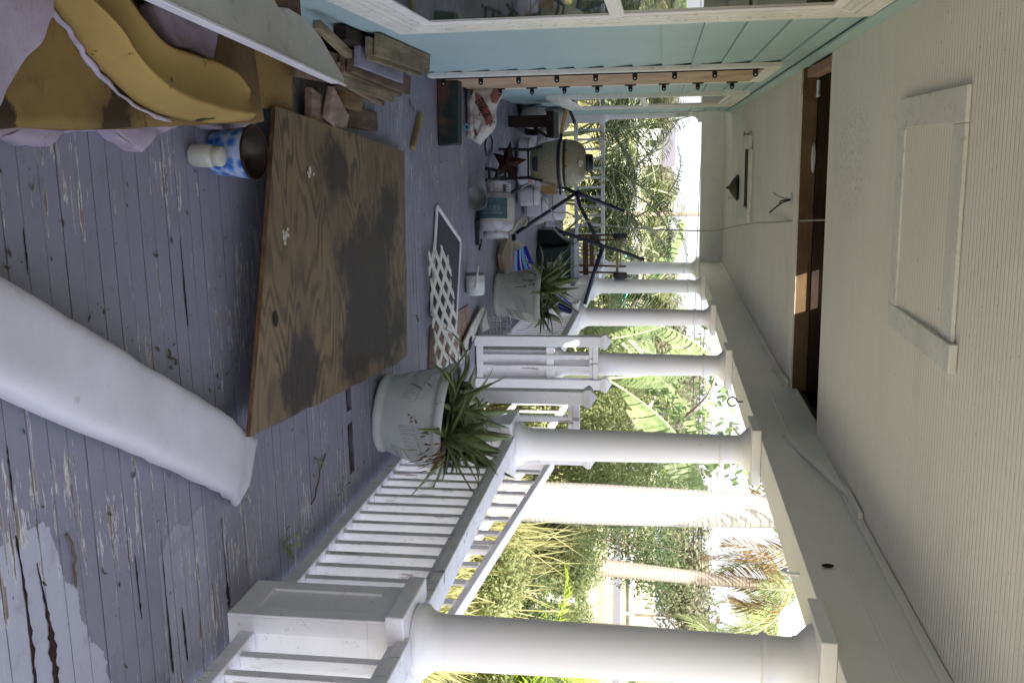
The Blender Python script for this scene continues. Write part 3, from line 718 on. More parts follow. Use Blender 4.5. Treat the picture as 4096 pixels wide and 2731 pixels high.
for j in range(NV - 1):
    for i in (0, NU - 1):
        a = j * NU + i; mb.f.append([a, a + NU, nn + a + NU, nn + a]); mb.m.append(1)
ply = mb.build('plywood_sheet', [PLY, PLYEDGE], org=(.5, 4.8, .02)); tag(ply, 'large stained brown plywood sheet lying across the middle of the porch floor', 'plywood')
kn = MB(); kn.lathe([(.0, 0), (.033, .001)], Matrix.Translation((.62, 3.62, .134)) @ Matrix.Rotation(R(-2), 4, 'X') @ Matrix.Scale(.7, 4, (0, 1, 0)), 16, cap=False)
kn.build('knot_hole_shade', CAVSHADE, ply)  # flat dark disc on the sheet, painted as the shade in a hole
for i, (x, y) in enumerate(((.30, 3.80), (.05, 4.15))):
    sp_ = MB()
    for k in range(9):
        a = random.uniform(0, 6.28); r = abs(random.gauss(0, .022)); q = .006 + random.random() * .01
        zc = .128 - (y - 3.5) * .034 + .010 * math.sin(.45 * 3)
        cx, cy = x + r * math.cos(a) * .8, y + r * math.sin(a) * 1.2
        sp_.lathe([(q, 0), (q * .8, .004), (0, .006)], Matrix.Translation((cx, cy, zc)), 6)
    sp_.build('paint_splatter', plain('dried_filler', (.5, .47, .42), .9), ply)
sup = MB(); sup.box((-.1, 3.98, .002), (.9, 4.07, .085)); tag(sup.build('support_batten', WOODO, org=(.4, 4, .002)), 'board propping up the near edge of the plywood sheet', 'board')

# long white vinyl bolster ---------------------------------------------------------
path = smoothpath([(-.22, 1.0, .070), (.0, 1.39, .070), (.205, 1.74, .070), (.41, 2.09, .070), (.61, 2.43, .070), (.80, 2.77, .068), (.97, 3.07, .062), (1.12, 3.32, .05), (1.19, 3.44, .042)], 5)
Wd = []
mb = MB(); NP = len(path); NA = 26
def bol(u, v):
    i = min(int(round(v * (NP - 1))), NP - 1)
    p = path[i]; t = (path[min(i + 1, NP - 1)] - path[max(i - 1, 0)]).normalized(); sd = t.cross(Vector((0, 0, 1))).normalized()
    a = 2 * math.pi * u; w = .128; h = .062
    e = max(0, (v - .72) / .28)
    h = h * (1 - .70 * e ** 1.5); w = w * (1 + .10 * e)
    ca, sa = math.cos(a), math.sin(a)
    cx = math.copysign(abs(ca) ** .52, ca); sx = math.copysign(abs(sa) ** .50, sa)
    q = p + sd * (w * cx) + Vector((0, 0, h * sx))
    q += Vector((0, 0, 1)) * nz((q.x, q.y, q.z + 2), 3.0) * .012 + Vector((0, 0, 1)) * nz((q.x * 2.2 + q.y, q.y - q.x, q.z + 7), 5.0) * .014 + Vector((0, 0, 1)) * nz((q.x, q.y, q.z + 2), 11) * (.004 + .014 * e)
    if e > .25: q += sd * nz((q.x * 1, q.y, 5), 9) * .020; q.z += e * .020 * nz((q.x, q.y, 8), 16); q += t * (.05 * nz((cx * 1.3, sx, 2.2), 2.0) if v > .99 else 0); q.z += max(0, e - .5) * .02 * math.sin(q.x * 40 + q.y * 25)
    q.z = max(q.z, .006)
    return q
mb.grid(NA, NP, bol, closeu=True)
mb.f.append(list(range((NP - 1) * NA, NP * NA))); mb.m.append(0)
bo = mb.build('bolster_cushion', VINYL, org=(.5, 2.2, 0), smooth=True); tag(bo, 'long white vinyl bolster cushion lying diagonally on the near floor', 'cushion')
b = MB(); q0 = path[-1]; b.lathe([(.0, .004), (.012, .004), (.013, 0)], Matrix.Translation((1.20, 3.26, .080)), 12, cap=False); b.build('snap_button', plain('tarnished_snap', (.16, .14, .12), .4, .6), bo)
# foam pile by the wall, near corner ---------------------------------------------------
def slab(name, poly, z0, z1, m, label, cat, wob=.0, sub=10, edge=None, lift=None):
    """flat slab with a wavy outline; poly is a world xy outline"""
    mb = MB(); pts = []
    n = len(poly)
    for i in range(n):
        a = Vector((*poly[i], 0)); c = Vector((*poly[(i + 1) % n], 0))
        for k in range(sub):
            p = a.lerp(c, k / sub); d = (c - a).normalized(); nr = Vector((d.y, -d.x, 0))
            p += nr * wob * (nz((p.x, p.y, 1.7), 5) + .5 * nz((p.x, p.y, 4.7), 14)); pts.append(p)
    cen = sum(pts, Vector()) / len(pts); k = len(pts); rings = []
    L = lift or (lambda p: 0)
    for f, z in ((.97, z0), (1.0, z0 * .7 + z1 * .3), (1.0, z0 * .3 + z1 * .7), (.975, z1), (.8, z1), (.55, z1), (.3, z1)):
        rings.append([Vector((cen.x + (p.x - cen.x) * f, cen.y + (p.y - cen.y) * f, z + L(p) + wob * .35 * nz((p.x * f, p.y * f, z), 8))) for p in pts])
    vs = [p for r in rings for p in r] + [Vector((cen.x, cen.y, z1 + L(cen)))]
    fs = []
    for r in range(len(rings) - 1):
        for i in range(k): fs.append((r * k + i, r * k + (i + 1) % k, (r + 1) * k + (i + 1) % k, (r + 1) * k + i))
    l = (len(rings) - 1) * k
    for i in range(k): fs.append((l + i, l + (i + 1) % k, len(vs) - 1))
    mb.add(vs, fs); o = mb.build(name, m, org=(cen.x, cen.y, z0), smooth=True); return tag(o, label, cat)
slab('padding_layer', [(-.56, 1.0), (-.05, 1.0), (-.052, 1.9), (-.045, 2.3), (-.09, 2.48), (-.10, 2.64), (-.045, 2.86), (-.105, 3.05), (-.125, 3.35), (-.12, 3.75), (-.56, 3.6)], .003, .06, BATT, 'lilac fibre padding with a ragged edge, under the foam on the floor', 'padding', .035)
slab('yellow_board', [(-.57, 3.0), (-.20, 3.0), (-.205, 4.08), (-.57, 4.12)], .066, .085, YPLY, 'yellow-brown plywood board under the foam, its square end towards the offcuts', 'board', .0)
slab('foam_mattress', [(-.565, .9), (-.07, .9), (-.078, 2.0), (-.095, 2.6), (-.125, 3.2), (-.14, 3.5), (-.565, 3.42)], .065, .20, FOAMD, 'flat stained yellow foam slab at the bottom of the pile by the wall', 'foam', .006)
slab('padding_layer', [(-.565, .9), (-.06, .9), (-.07, 1.7), (-.10, 1.93), (-.165, 2.03), (-.25, 2.09), (-.37, 2.16), (-.565, 2.1)], .205, .24, BATT, 'upper lilac padding with a torn edge, on top of the foam slab', 'padding', .05)
# curved bolster of yellow foam
cC = smoothpath([(-.43, 2.12, 0), (-.34, 2.28, 0), (-.255, 2.38, 0), (-.17, 2.56, 0), (-.128, 2.80, 0), (-.122, 3.05, 0), (-.14, 3.32, 0)], 6)
cR = smoothpath([(-.42, 2.02, 0), (-.335, 2.27, 0), (-.262, 2.376, 0), (-.195, 2.53, 0), (-.16, 2.78, 0), (-.150, 3.02, 0), (-.155, 3.20, 0)], 6)
cB = smoothpath([(-.52, 2.12, 0), (-.44, 2.31, 0), (-.375, 2.42, 0), (-.318, 2.56, 0), (-.305, 2.78, 0), (-.29, 3.0, 0), (-.235, 3.19, 0)], 6)
def foamsec(i):
    n = len(cC) - 1; u = i / n; zt_ = .345 - .03 * u - .05 * max(0, u - .75) * 2; c, r, k = cC[i], cR[i], cB[i]; o_ = Vector((0, 0, 1))
    c = c + o_ * .204; r = r + o_ * zt_; k = k + o_ * (zt_ - .006); kb = Vector((k.x, k.y, .204)); mt = (r + k) / 2 + o_ * (-.016); mf = (c + r) / 2 + (r - k).normalized() * .004
    e = .08
    ring = [c.lerp(kb, .05), c + (r - c) * .03, mf.lerp(c, .5), mf, mf.lerp(r, .8), r.lerp(c, .03), r.lerp(k, .03), r.lerp(mt, .2), mt, mt.lerp(k, .8), k.lerp(r, .04), k.lerp(kb, .04), kb.lerp(k, .2), kb.lerp(c, .1)]
    return [p + Vector((nz(p, 7), nz(p + o_, 7), nz(p - o_, 7))) * .006 for p in ring]
mb = MB(); ns = len(cC); vs = [p for i in range(ns) for p in foamsec(i)]; fs = []
for i in range(ns - 1):
    for j in range(14): fs.append((i * 14 + j, i * 14 + (j + 1) % 14, (i + 1) * 14 + (j + 1) % 14, (i + 1) * 14 + j))
fs += [tuple(range(14))[::-1], tuple((ns - 1) * 14 + j for j in range(14))]
mb.add(vs, fs); fo = mb.build('foam_bolster', FOAM, org=(-.3, 2.5, .2), smooth=True); tag(fo, 'thick curved bolster of yellow foam lying on the flat foam slab', 'foam')
fr_ = MB(); ln = [cC[i] + Vector((.012, .0, .206 + .004 * math.sin(i * 2.3))) for i in range(3, 24)]
fr_.tube(ln, [.004 + .006 * abs(nz((i * .7, 2, 1))) + (.004 if i < 12 else 0) for i in range(len(ln))], 6); fr_.build('torn_lining', BATT, fo, smooth=True)
# crumpled scrap behind bolster
slab('padding_scrap', [(-.43, 2.62), (-.33, 2.72), (-.31, 2.95), (-.40, 2.98), (-.46, 2.80)], .21, .27, BATT, 'crumpled scrap of pale padding between the foam bolster and the white panel', 'padding', .03)
# white leaning vinyl panel
poly = [(-.40, 1.9), (-.355, 2.45), (-.315, 2.95), (-.285, 3.30), (-.27, 3.50), (-.285, 3.52), (-.41, 3.32), (-.455, 3.20), (-.47, 3.05), (-.46, 2.96), (-.50, 2.90), (-.53, 2.6), (-.53, 1.9)]
mb = MB(); zt = lambda x, y: .505 + (x + .3) * .10
k = len(poly)
vs = []
for f, dz in ((1.0, -.055), (1.0, -.012), (.985, 0)):
    for x, y in poly:
        cx, cy = -.42, 2.7; vs.append(Vector((cx + (x - cx) * f, cy + (y - cy) * f, zt(x, y) + dz)))
fs = [tuple(range(k))[::-1], tuple(range(2 * k, 3 * k))]; ms = [0, 1]
mb.add(vs, [fs[0]], 0); mb.f.append(list(fs[1])); mb.m.append(1)
for r in range(2):
    for i in range(k): mb.f.append([r * k + i, r * k + (i + 1) % k, (r + 1) * k + (i + 1) % k, (r + 1) * k + i]); mb.m.append(0)
vp = mb.build('leaning_cushion', [VINYL, VINYLG], org=(-.42, 2.7, .45), bevel=.006); tag(vp, 'long pointed white and grey vinyl cushion board propped against the wall over the foam', 'cushion')
b = MB(); b.tube([(x + .006, y, zt(x, y) + .002) for x, y in poly[:5]], .004, 6); b.build('piping', VINYL, vp)
b = MB(); b.box((-.555, 2.2, .30), (-.50, 2.9, .44)); b.box((-.555, 2.9, .222), (-.47, 3.3, .43)); tag(b.build('prop_block', WOODO, org=(-.53, 2.6, .3)), 'dark wooden block under the leaning vinyl panel', 'block')

# bucket and jar -----------------------------------------------------------------
bk = thing('flower_bucket', 'round tin bucket with blue flower pattern, beside the plywood edge', 'bucket', (.015, 3.5, 0))
M = Matrix.Translation((-.03, 3.47, .010)) @ Matrix.Rotation(R(5), 4, 'X')
b = MB(); b.lathe([(.080, .0), (.097, .150)], M, 40, cap=False); b.lathe([(.0, .002), (.080, .002)], M, 40, cap=False); b.build('body', TIN, bk, smooth=True)
b = MB(); b.lathe([(.0955, .151), (.077, .01), (0, .012)], M, 40, cap=False); b.build('inside', plain('rusty_tin_inside', (.05, .035, .025), .35, .4), bk, smooth=True)
b = MB(); 
ring = [M @ Vector((.0985 * math.cos(a), .0985 * math.sin(a), .152)) for a in [R(9 * i) for i in range(41)]]; b.tube(ring, .005, 6, cap=False); b.build('rim', RUST, bk, smooth=True)
jr = thing('white_jar', 'small cream plastic jar with lid, standing in front of the blue bucket', 'jar', (.0, 3.34, 0))
M = Matrix.Translation((-.025, 3.28, .002)) @ Matrix.Scale(.93, 4) @ Matrix.Rotation(R(4), 4, 'Y')
b = MB(); b.lathe([(.0, 0), (.038, .0), (.044, .008), (.044, .078), (.039, .087), (.034, .09), (.034, .096)], M, 32, cap=False); b.build('body', JAR, jr, smooth=True)
b = MB(); b.lathe([(.036, .094), (.038, .096), (.038, .122), (.034, .127), (0, .128)], M, 32, cap=False); b.build('lid', JAR, jr, bevel=0, smooth=True)

# wood offcuts -----------------------------------------------------------------------
U = (0, 0, 1)
OFF = [
 ((-.525, 4.56, .325), (-.527, 5.62, .315), .105, .028, WOODG, (.10, 0, 1), 'grey-green grooved board on top of the stack against the wall, uppermost of the offcuts'),
 ((-.505, 4.52, .293), (-.505, 5.55, .285), .105, .028, WOODG, (.06, 0, 1), 'twin grey-green board directly under the uppermost offcut'),
 ((-.475, 4.50, .245), (-.455, 5.32, .235), .10, .030, WOODLAV, (.08, .02, 1), 'offcut board with lilac-grey paint on its face'),
 ((-.455, 4.55, .195), (-.415, 5.68, .18), .105, .030, WOODO, (.10, 0, 1), 'wide brown grooved offcut board, longest of the pile'),
 ((-.45, 4.53, .16), (-.40, 5.62, .145), .10, .028, WOODO, (.05, 0, 1), 'brown board edge showing beneath the longest offcut'),
 ((-.40, 4.52, .135), (-.365, 5.58, .11), .10, .026, WOODG, (.12, .03, 1), 'rotted greenish offcut board with a broken near end'),
 ((-.39, 4.6, .10), (-.345, 5.50, .075), .10, .026, WOODO, (.05, 0, 1), 'brown offcut board lying under the rotted greenish one'),
 ((-.35, 4.72, .13), (-.30, 5.42, .085), .026, .016, WOODP, U, 'thin splintered offcut strip lying across the heap edge'),
 ((-.305, 4.73, .085), (-.29, 5.03, .075), .09, .045, ZEB, (.05, -.1, 1), 'short offcut with swirling yellow grain and white crusted edge'),
 ((-.266, 4.47, .105), (-.15, 4.86, .045), .15, .034, WOODP, (.1, -.1, 1), 'pale clean-cut offcut pointing at the plywood sheet'),
 ((-.25, 4.32, .062), (-.20, 4.62, .045), .15, .036, WOODP, U, 'second pale offcut lying under the plywood corner'),
 ((-.525, 3.82, .30), (-.45, 4.25, .285), .035, .035, WOODG, U, 'mouldy narrow batten leaning to the wall behind the white cushion board'),
 ((-.548, 4.28, .24), (-.535, 5.0, .235), .06, .06, DARKW, U, 'dark rotten board end against the wall'),
 ((-.41, 3.95, .15), (-.42, 4.58, .12), .14, .026, WOODO, (.15, 0, 1), 'reddish grooved board sloping under the white cushion board'),
 ((-.53, 4.6, .10), (-.53, 5.7, .10), .09, .19, DARKW, U, 'dark squared timber at the bottom of the heap against the wall'),
 ((-.44, 4.2, .045), (-.42, 5.4, .04), .10, .08, DARKW, U, 'dark squared timber at the bottom of the heap on the floor side'),
 ((-.22, 5.02, .012), (-.21, 5.56, .012), .11, .02, WOODO, U, 'flat brown shingle piece on the floor in front of the offcuts'),
]
for p0, p1, w, h, m, up, lab in OFF:
    mb = MB(); mb.bar(p0, p1, w, h, up); o = mb.build('offcut_board', [m], org=((p0[0] + p1[0]) / 2, (p0[1] + p1[1]) / 2, 0), bevel=.004); tag(o, lab, 'board', 'wood offcuts heaped by the wall')
# green timber
mb = MB()
def gtim(u, v):
    return None
mb.hexa([(-.565, 7.21, .002), (-.085, 7.18, .002), (-.085, 7.37, .002), (-.565, 7.39, .002), (-.565, 7.23, .155), (-.10, 7.20, .15), (-.09, 7.36, .15), (-.565, 7.38, .155)])
tag(mb.build('green_timber', GREENW, org=(-.3, 7.3, 0), bevel=.01), 'thick dark green timber with reddish rot, lying out from the wall', 'timber')
mb = MB(); mb.bar((-.295, 6.62, .018), (-.06, 6.37, .018), .045, .03); tag(mb.build('broken_stick', weathered('pale_rotten_stick', (.32, .23, .09), (.15, .10, .05), sc=14), org=(-.18, 6.5, 0), bevel=.006), 'pale yellow broken stick lying alone on the floor before the timber', 'stick')

# charcoal bag ---------------------------------------------------------------------------
bg = thing('charcoal_bag', 'white paper charcoal bag with red patches, slumped on its side by the wall', 'bag', (-.38, 8.35, 0))
bx0, bx1, by = -.62, -.13, 8.22
def bagshape(X_, Z_):  # front surface y for local (x,z)
    u = (X_ - bx0) / (bx1 - bx0); v = Z_ / .34
    f = max(0, 1 - (2 * u - 1) ** 4) ** .6 * max(0, 1 - (2 * v - 1) ** 4) ** .6
    return by + .10 - .13 * f + .030 * nz((X_, Z_, .3), 9) + .020 * nz((X_, Z_, 1.3), 22) + .008 * nz((X_, Z_, 4.3), 50)
mb = MB(); NU, NV = 36, 26
def bfront(u, v):
    top = .30 - .17 * u ** 2.2 + .02 * math.sin(u * 11); x = bx0 + (bx1 - bx0) * u + .06 * (v - .5) * u; z = .004 + v * top
    return Vector((x, bagshape(bx0 + (bx1 - bx0) * u, v * .34), z))
def bback(u, v):
    p = bfront(u, v); f = (max(0, 1 - (2 * u - 1) ** 4) * max(0, 1 - (2 * v - 1) ** 4)) ** .5; p.y = by + .10 + .16 * f; return p
mb.grid(NU, NV, bfront); mb.grid(NU, NV, bback); mb.build('sack', BAGW, bg, smooth=True)
def bagpoly(name, pts, m, off=.004):
    b = MB(); cen = (sum(p[0] for p in pts) / len(pts), sum(p[1] for p in pts) / len(pts)); n = len(pts); vs = []; fs = []
    K = 6
    for k in range(K + 1):
        f = k / K
        for i in range(n):
            a = pts[i]; c = pts[(i + 1) % n]
            for j in range(4):
                q = (a[0] + (c[0] - a[0]) * j / 4, a[1] + (c[1] - a[1]) * j / 4); u = cen[0] + (q[0] - cen[0]) * f; v = cen[1] + (q[1] - cen[1]) * f
                p = bfront(u, v); vs.append(p + Vector((0, -off, 0)))
    kk = n * 4
    for k in range(K):
        for i in range(kk): fs.append((k * kk + i, k * kk + (i + 1) % kk, (k + 1) * kk + (i + 1) % kk, (k + 1) * kk + i))
    b.add(vs, fs); return b.build(name, m, bg, smooth=True)
st_ = bagpoly('state_emblem', [(.18, .32), (.34, .36), (.44, .46), (.60, .66), (.70, .76), (.74, .92), (.58, .95), (.48, .88), (.40, .80), (.34, .66), (.26, .52)], BAGRED)
bagpoly('red_patch', [(.10, .80), (.24, .74), (.34, .86), (.36, .99), (.12, .99)], BAGRED)
bagpoly('grey_label', [(.14, .14), (.24, .14), (.24, .26), (.14, .26)], plain('grey_print', (.16, .15, .16), .7))
bagpoly('red_crest', [(.80, .40), (.84, .36), (.92, .58), (.88, .66)], BAGRED)
def bagtext(txt, cu, cv, size, ang, m, par):
    vs, fs = text_mesh(txt, size); b = MB(); a = R(ang)
    out = []
    for v in vs:
        # text runs with its baseline climbing the bag (bag lies on its side)
        du = (v.x * math.cos(a) - v.y * math.sin(a)); dv = (v.x * math.sin(a) + v.y * math.cos(a))
        u = cu + du / .5; w = cv + dv / .28; p = bfront(min(max(u, .01), .99), min(max(w, .01), .99)); out.append(p + Vector((0, -.008, 0)))
    b.add(out, fs); b.build('lettering', m, par)
bagtext('B&B', .45, .62, .105, 38, BAGDARK, st_)
bagtext('EXPRESS', .56, .80, .044, 88, BAGDARK, bg)
bagtext('100% NATURAL', .64, .72, .027, 88, BAGDARK, bg)
mb = MB(); mb.lathe([(.032, -.006), (.032, .006), (.017, .006), (.017, -.006), (.032, -.006)], Matrix.Translation((-.245, 8.14, .034)) @ Matrix.Rotation(R(85), 4, 'X'), 4, cap=False)
tag(mb.build('plastic_buckle', plain('light_blue_plastic', (.10, .32, .42), .4), org=(-.245, 8.14, 0)), 'little light blue plastic loop on the floor in front of the bag', 'buckle')

# dark stand behind the bag ------------------------------------------------------------------
sd = thing('wooden_stand', 'dark wooden stand with one broad leg and a thick top, beside the barbecue', 'stand', (-.32, 10.7, 0))
b = MB(); b.box((-.43, 10.62, .002), (-.31, 10.68, .42)); b.build('leg', DARKW, sd, bevel=.004)
b = MB(); b.box((-.43, 11.0, .002), (-.31, 11.06, .42)); b.build('leg', DARKW, sd, bevel=.004)
b = MB(); b.box((-.47, 10.58, .421), (-.19, 11.1, .50)); b.build('top', DARKW, sd, bevel=.005)
b = MB(); b.box((-.40, 10.681, .30), (-.34, 10.999, .36)); b.build('stretcher', DARKW, sd)
b = MB(); b.bar((-.315, 10.65, .27), (-.20, 10.65, .42), .04, .03); b.build('brace', DARKW, sd)
def pillow(name, c, s, m, lab, cat, rot=0, tilt=0, seam=True, grp=None, pw=.5):
    M = Matrix.Translation(c) @ Matrix.Rotation(R(rot), 4, 'Z') @ Matrix.Rotation(R(tilt), 4, 'X')
    mb = MB()
    def f(u, v):
        a = 2 * math.pi * u; b_ = math.pi * (v - .5)
        ca, sa, cb, sb = math.cos(a), math.sin(a), math.cos(b_), math.sin(b_); P = lambda t, e: math.copysign(abs(t) ** e, t)
        p = Vector((s[0] / 2 * P(ca, pw) * P(cb, pw), s[1] / 2 * P(sa, pw) * P(cb, pw), s[2] / 2 * P(sb, pw)))
        return M @ (p + p * .04 * nz(p + Vector(c), 7))
    mb.grid(40, 18, f, closeu=True)
    o = mb.build(name, m, org=c, smooth=True); tag(o, lab, cat, grp)
    if seam:
        for zz in (s[2] * .33, -s[2] * .33):
            r = [M @ Vector((s[0] / 2 * 1.0 * math.copysign(abs(math.cos(a)) ** pw, math.cos(a)) * .97, s[1] / 2 * .97 * math.copysign(abs(math.sin(a)) ** pw, math.sin(a)), zz)) for a in [2 * math.pi * i / 48 for i in range(49)]]
            b = MB(); b.tube(r, .004, 5, cap=False); b.build('piping', plain('dark_piping', (.06, .055, .06), .6), o)
    return o
pillow('white_sack', (-.44, 11.5, .16), (.26, .5, .30), BAGW, 'grubby white sack against the wall, lower of two behind the dark stand', 'sack', 0, 0, False, pw=.75)
pillow('white_sack', (-.42, 12.2, .33), (.30, .5, .34), BAGW, 'upper clean white sack against the wall behind the dark stand', 'sack', 0, 10, False, pw=.7)
o = MB(); o.box((-.575, 11.95, .002), (-.25, 12.5, .16)); tag(o.build('storage_crate', DARKW, org=(-.4, 12.2, 0), bevel=.01), 'dark crate under the upper white sack', 'crate')
o = MB(); o.box((-.578, 12.46, .20), (-.555, 12.6, .52)); o.bar((-.565, 12.4, .50), (-.40, 12.5, .56), .05, .03); tag(o.build('dark_bracket', METAL_BLK, org=(-.56, 12.5, .2)), 'dark strip standing behind the upper white sack', 'bracket')

# barbecue -------------------------------------------------------------------------------------
gx, gy = .08, 10.1
gl = thing('kamado_barbecue', 'cream egg-shaped ceramic barbecue on a black metal stand', 'barbecue', (gx, gy, 0))
M = Matrix.Translation((gx, gy, 0))
b = MB(); b.lathe([(0, .318), (.135, .318), (.158, .328), (.185, .38), (.208, .44), (.228, .52), (.238, .585), (.240, .612)], M, 64, cap=False); body = b.build('bowl', GRILL, gl, smooth=True)
b = MB(); b.lathe([(.2415, .600), (.2455, .604), (.2455, .628), (.2415, .632)], M, 64, cap=False); b.build('lower_band', METAL_BLK, gl, smooth=True)
b = MB(); b.lathe([(.238, .634), (.242, .640), (.242, .655), (.236, .660)], M, 64, cap=False); b.build('rim_band', CREAM, gl, smooth=True)
b = MB(); b.lathe([(.236, .6605), (.2435, .663), (.2435, .683), (.238, .686)], M, 64, cap=False); b.build('upper_band', METAL_BLK, gl, smooth=True)
b = MB(); b.lathe([(.235, .640), (.238, .69), (.234, .74), (.222, .785), (.200, .828), (.165, .862), (.115, .882), (.085, .886)], M, 64, cap=False); lid = b.build('lid', GRILL, gl, smooth=True)
b = MB(); b.lathe([(.088, .880), (.09, .90), (.086, .945), (.07, .955), (0, .957)], M, 32, cap=False); b.build('chimney_cap', METAL_BLK, gl, smooth=True)
# thermometer, vent, lid handle facing the camera side
fa = math.atan2(0 - gy, 0 - gx)
def on(r, ang, z): return Vector((gx + r * math.cos(fa + ang), gy + r * math.sin(fa + ang), z))
d = on(1, 0, 0) - Vector((gx, gy, 0)); 
Mt = Matrix.Translation(on(.195, 0, .838)) @ Vector((0, 0, 1)).rotation_difference(Vector((d.x, d.y, .75))).to_matrix().to_4x4()
b = MB(); b.lathe([(.036, -.012), (.036, .010), (.031, .014)], Mt, 24, cap=False); th = b.build('thermometer', plain('chrome', (.5, .5, .5), .2, .9), gl, smooth=True)
b = MB(); b.lathe([(0, .0125), (.031, .0125)], Mt, 24, cap=False); b.build('dial', plain('dial_face', (.42, .38, .28), .4), th)
def patch(name, a0, a1, z0, z1, rf, m, par, n=10):
    b = MB(); b.grid(n, 2, lambda u, v: on(rf(z0 + (z1 - z0) * v), a0 + (a1 - a0) * u, z0 + (z1 - z0) * v)); b.grid(n, 2, lambda u, v: on(rf(z0 + (z1 - z0) * v) - .012, a0 + (a1 - a0) * u, z0 + (z1 - z0) * v)); return b.build(name, m, par, smooth=True)
rb = lambda z: .152 + (z - .32) * .42 + .008
dv = patch('draft_vent', -.42, .42, .345, .405, rb, plain('vent_door', (.07, .075, .075), .35, .5), gl)
patch('vent_trim', -.45, .45, .405, .412, lambda z: rb(z) + .004, plain('chrome_trim', (.5, .5, .5), .25, .9), dv)
patch('lid_handle', -.55, .18, .690, .712, lambda z: .262, BAMBOO, gl)
for a in (-.5, .12):
    b = MB(); b.bar(on(.235, a, .700), on(.262, a, .700), .014, .014); b.build('handle_mount', METAL_BLK, gl)
# stand
for i, a in enumerate((-.85, .85, 2.3, -2.3)):
    b = MB(); q0, q1, q2 = on(.20, a, .03), on(.19, a, .30), on(.232, a, .45)
    b.tube([q0, q1], .014, 8); b.tube([q1, q2], .012, 8); b.build('leg', METAL_BLK, gl)
b = MB(); 
cs = [on(.20, a, .06) for a in (-.85, .85, 2.3, -2.3)]
for i in range(4): b.tube([cs[i], cs[(i + 1) % 4]], .013, 8)
cs2 = [on(.19, a, .30) for a in (-.85, .85, 2.3, -2.3)]
for i in range(4): b.tube([cs2[i], cs2[(i + 1) % 4]], .010, 8)
b.build('frame', METAL_BLK, gl)
for a in (-.85, .85, 2.3, -2.3):
    p = on(.20, a, .022); b = MB(); b.lathe([(.022, -.012), (.022, .012)], Matrix.Translation(p) @ Matrix.Rotation(R(90), 4, 'Y'), 14); b.build('caster', METAL_BLK, gl)
# side shelves
b = MB(); b.bar((-.16, 10.05, .628), (-.24, 10.0, .645), .03, .03); b.build('shelf_bracket', METAL_BLK, gl)
mb = MB(); 
for q in range(5):
    pass
mb.tube(smoothpath([(-.22, 10.0, .642), (-.30, 9.99, .655), (-.40, 9.97, .684), (-.455, 9.96, .702)], 5), [.012] + [.018] * 13 + [.016, .01], 8)
mb.build('side_shelf', BAMBOO, gl, smooth=True)
mb = MB(); mb.prism([(0, 0), (.155, .0), (.15, .022), (.15, .07), (.165, .09), (.14, .095), (.04, .085), (.0, .05)], -.012, .012, Matrix(((0, 1, 0, .30), (0, 0, -1, 10.0), (1, 0, 0, .425), (0, 0, 0, 1)))); mb.build('side_shelf', BAMBOO, gl, bevel=.004)
b = MB(); b.tube([(.325, 10.02, .575), (.325, 10.02, .635)], .005, 6); b.tube([(.372, 10.02, .58), (.372, 10.02, .650)], .005, 6); b.bar((.30, 10.02, .618), (.40, 10.02, .624), .016, .02); b.build('shelf_bracket', METAL_BLK, gl)

# star --------------------------------------------------------------------------------------------
mb = MB(); sc_ = Vector((.065, 9.55, .145)); ro = .215; ri = .085; vs = []
for k in range(10):
    a = R(98 + 36 * k); r = ro if k % 2 == 0 else ri; vs.append(sc_ + Vector((r * math.cos(a), .04 + .02 * math.sin(a), r * math.sin(a) * .92)))
vs += [sc_ + Vector((0, -.045, 0)), sc_ + Vector((0, .06, 0))]
for v in vs: v.z = max(v.z, .004)
fs = [(k, (k + 1) % 10, 10) for k in range(10)] + [((k + 1) % 10, k, 11) for k in range(10)]
mb.add(vs, fs); tag(mb.build('metal_star', RUST, org=(.065, 9.55, 0)), 'rusty five-pointed metal star leaning on the barbecue stand', 'star')

# propane tank lying down ----------------------------------------------------------------------------
tk = thing('propane_tank', 'dirty white propane tank lying on its side, teal exchange label facing out', 'tank', (.53, 8.82, 0))
Mt = Matrix.Translation((.52, 8.72, .168)) @ Matrix.Scale(1.06, 4) @ Matrix.Rotation(R(-8), 4, 'Z') @ Matrix.Rotation(R(-90), 4, 'Y')   # local +z -> world -x (top points to the house)
b = MB(); b.lathe([(.0, -.165), (.06, -.162), (.10, -.15), (.135, -.125), (.150, -.095), (.1555, -.06), (.1555, .12), (.150, .145), (.13, .172), (.09, .19), (.04, .198), (0, .20)], Mt, 56, cap=False); b.build('body', TANKW, tk, smooth=True)
b = MB(); b.lathe([(.102, -.20), (.106, -.20), (.110, -.13), (.104, -.13)], Mt, 40, cap=False); b.lathe([(.104, -.13), (.102, -.20)], Mt, 40, cap=False); b.build('foot_ring', TANKW, tk, smooth=True)
b = MB(); b.lathe([(.0, -.1655), (.085, -.158)], Mt, 32, cap=False); b.build('bottom', TANKW, tk)
def cyl(ang, z, r=.1572): return Mt @ Vector((r * math.cos(ang), r * math.sin(ang), z))
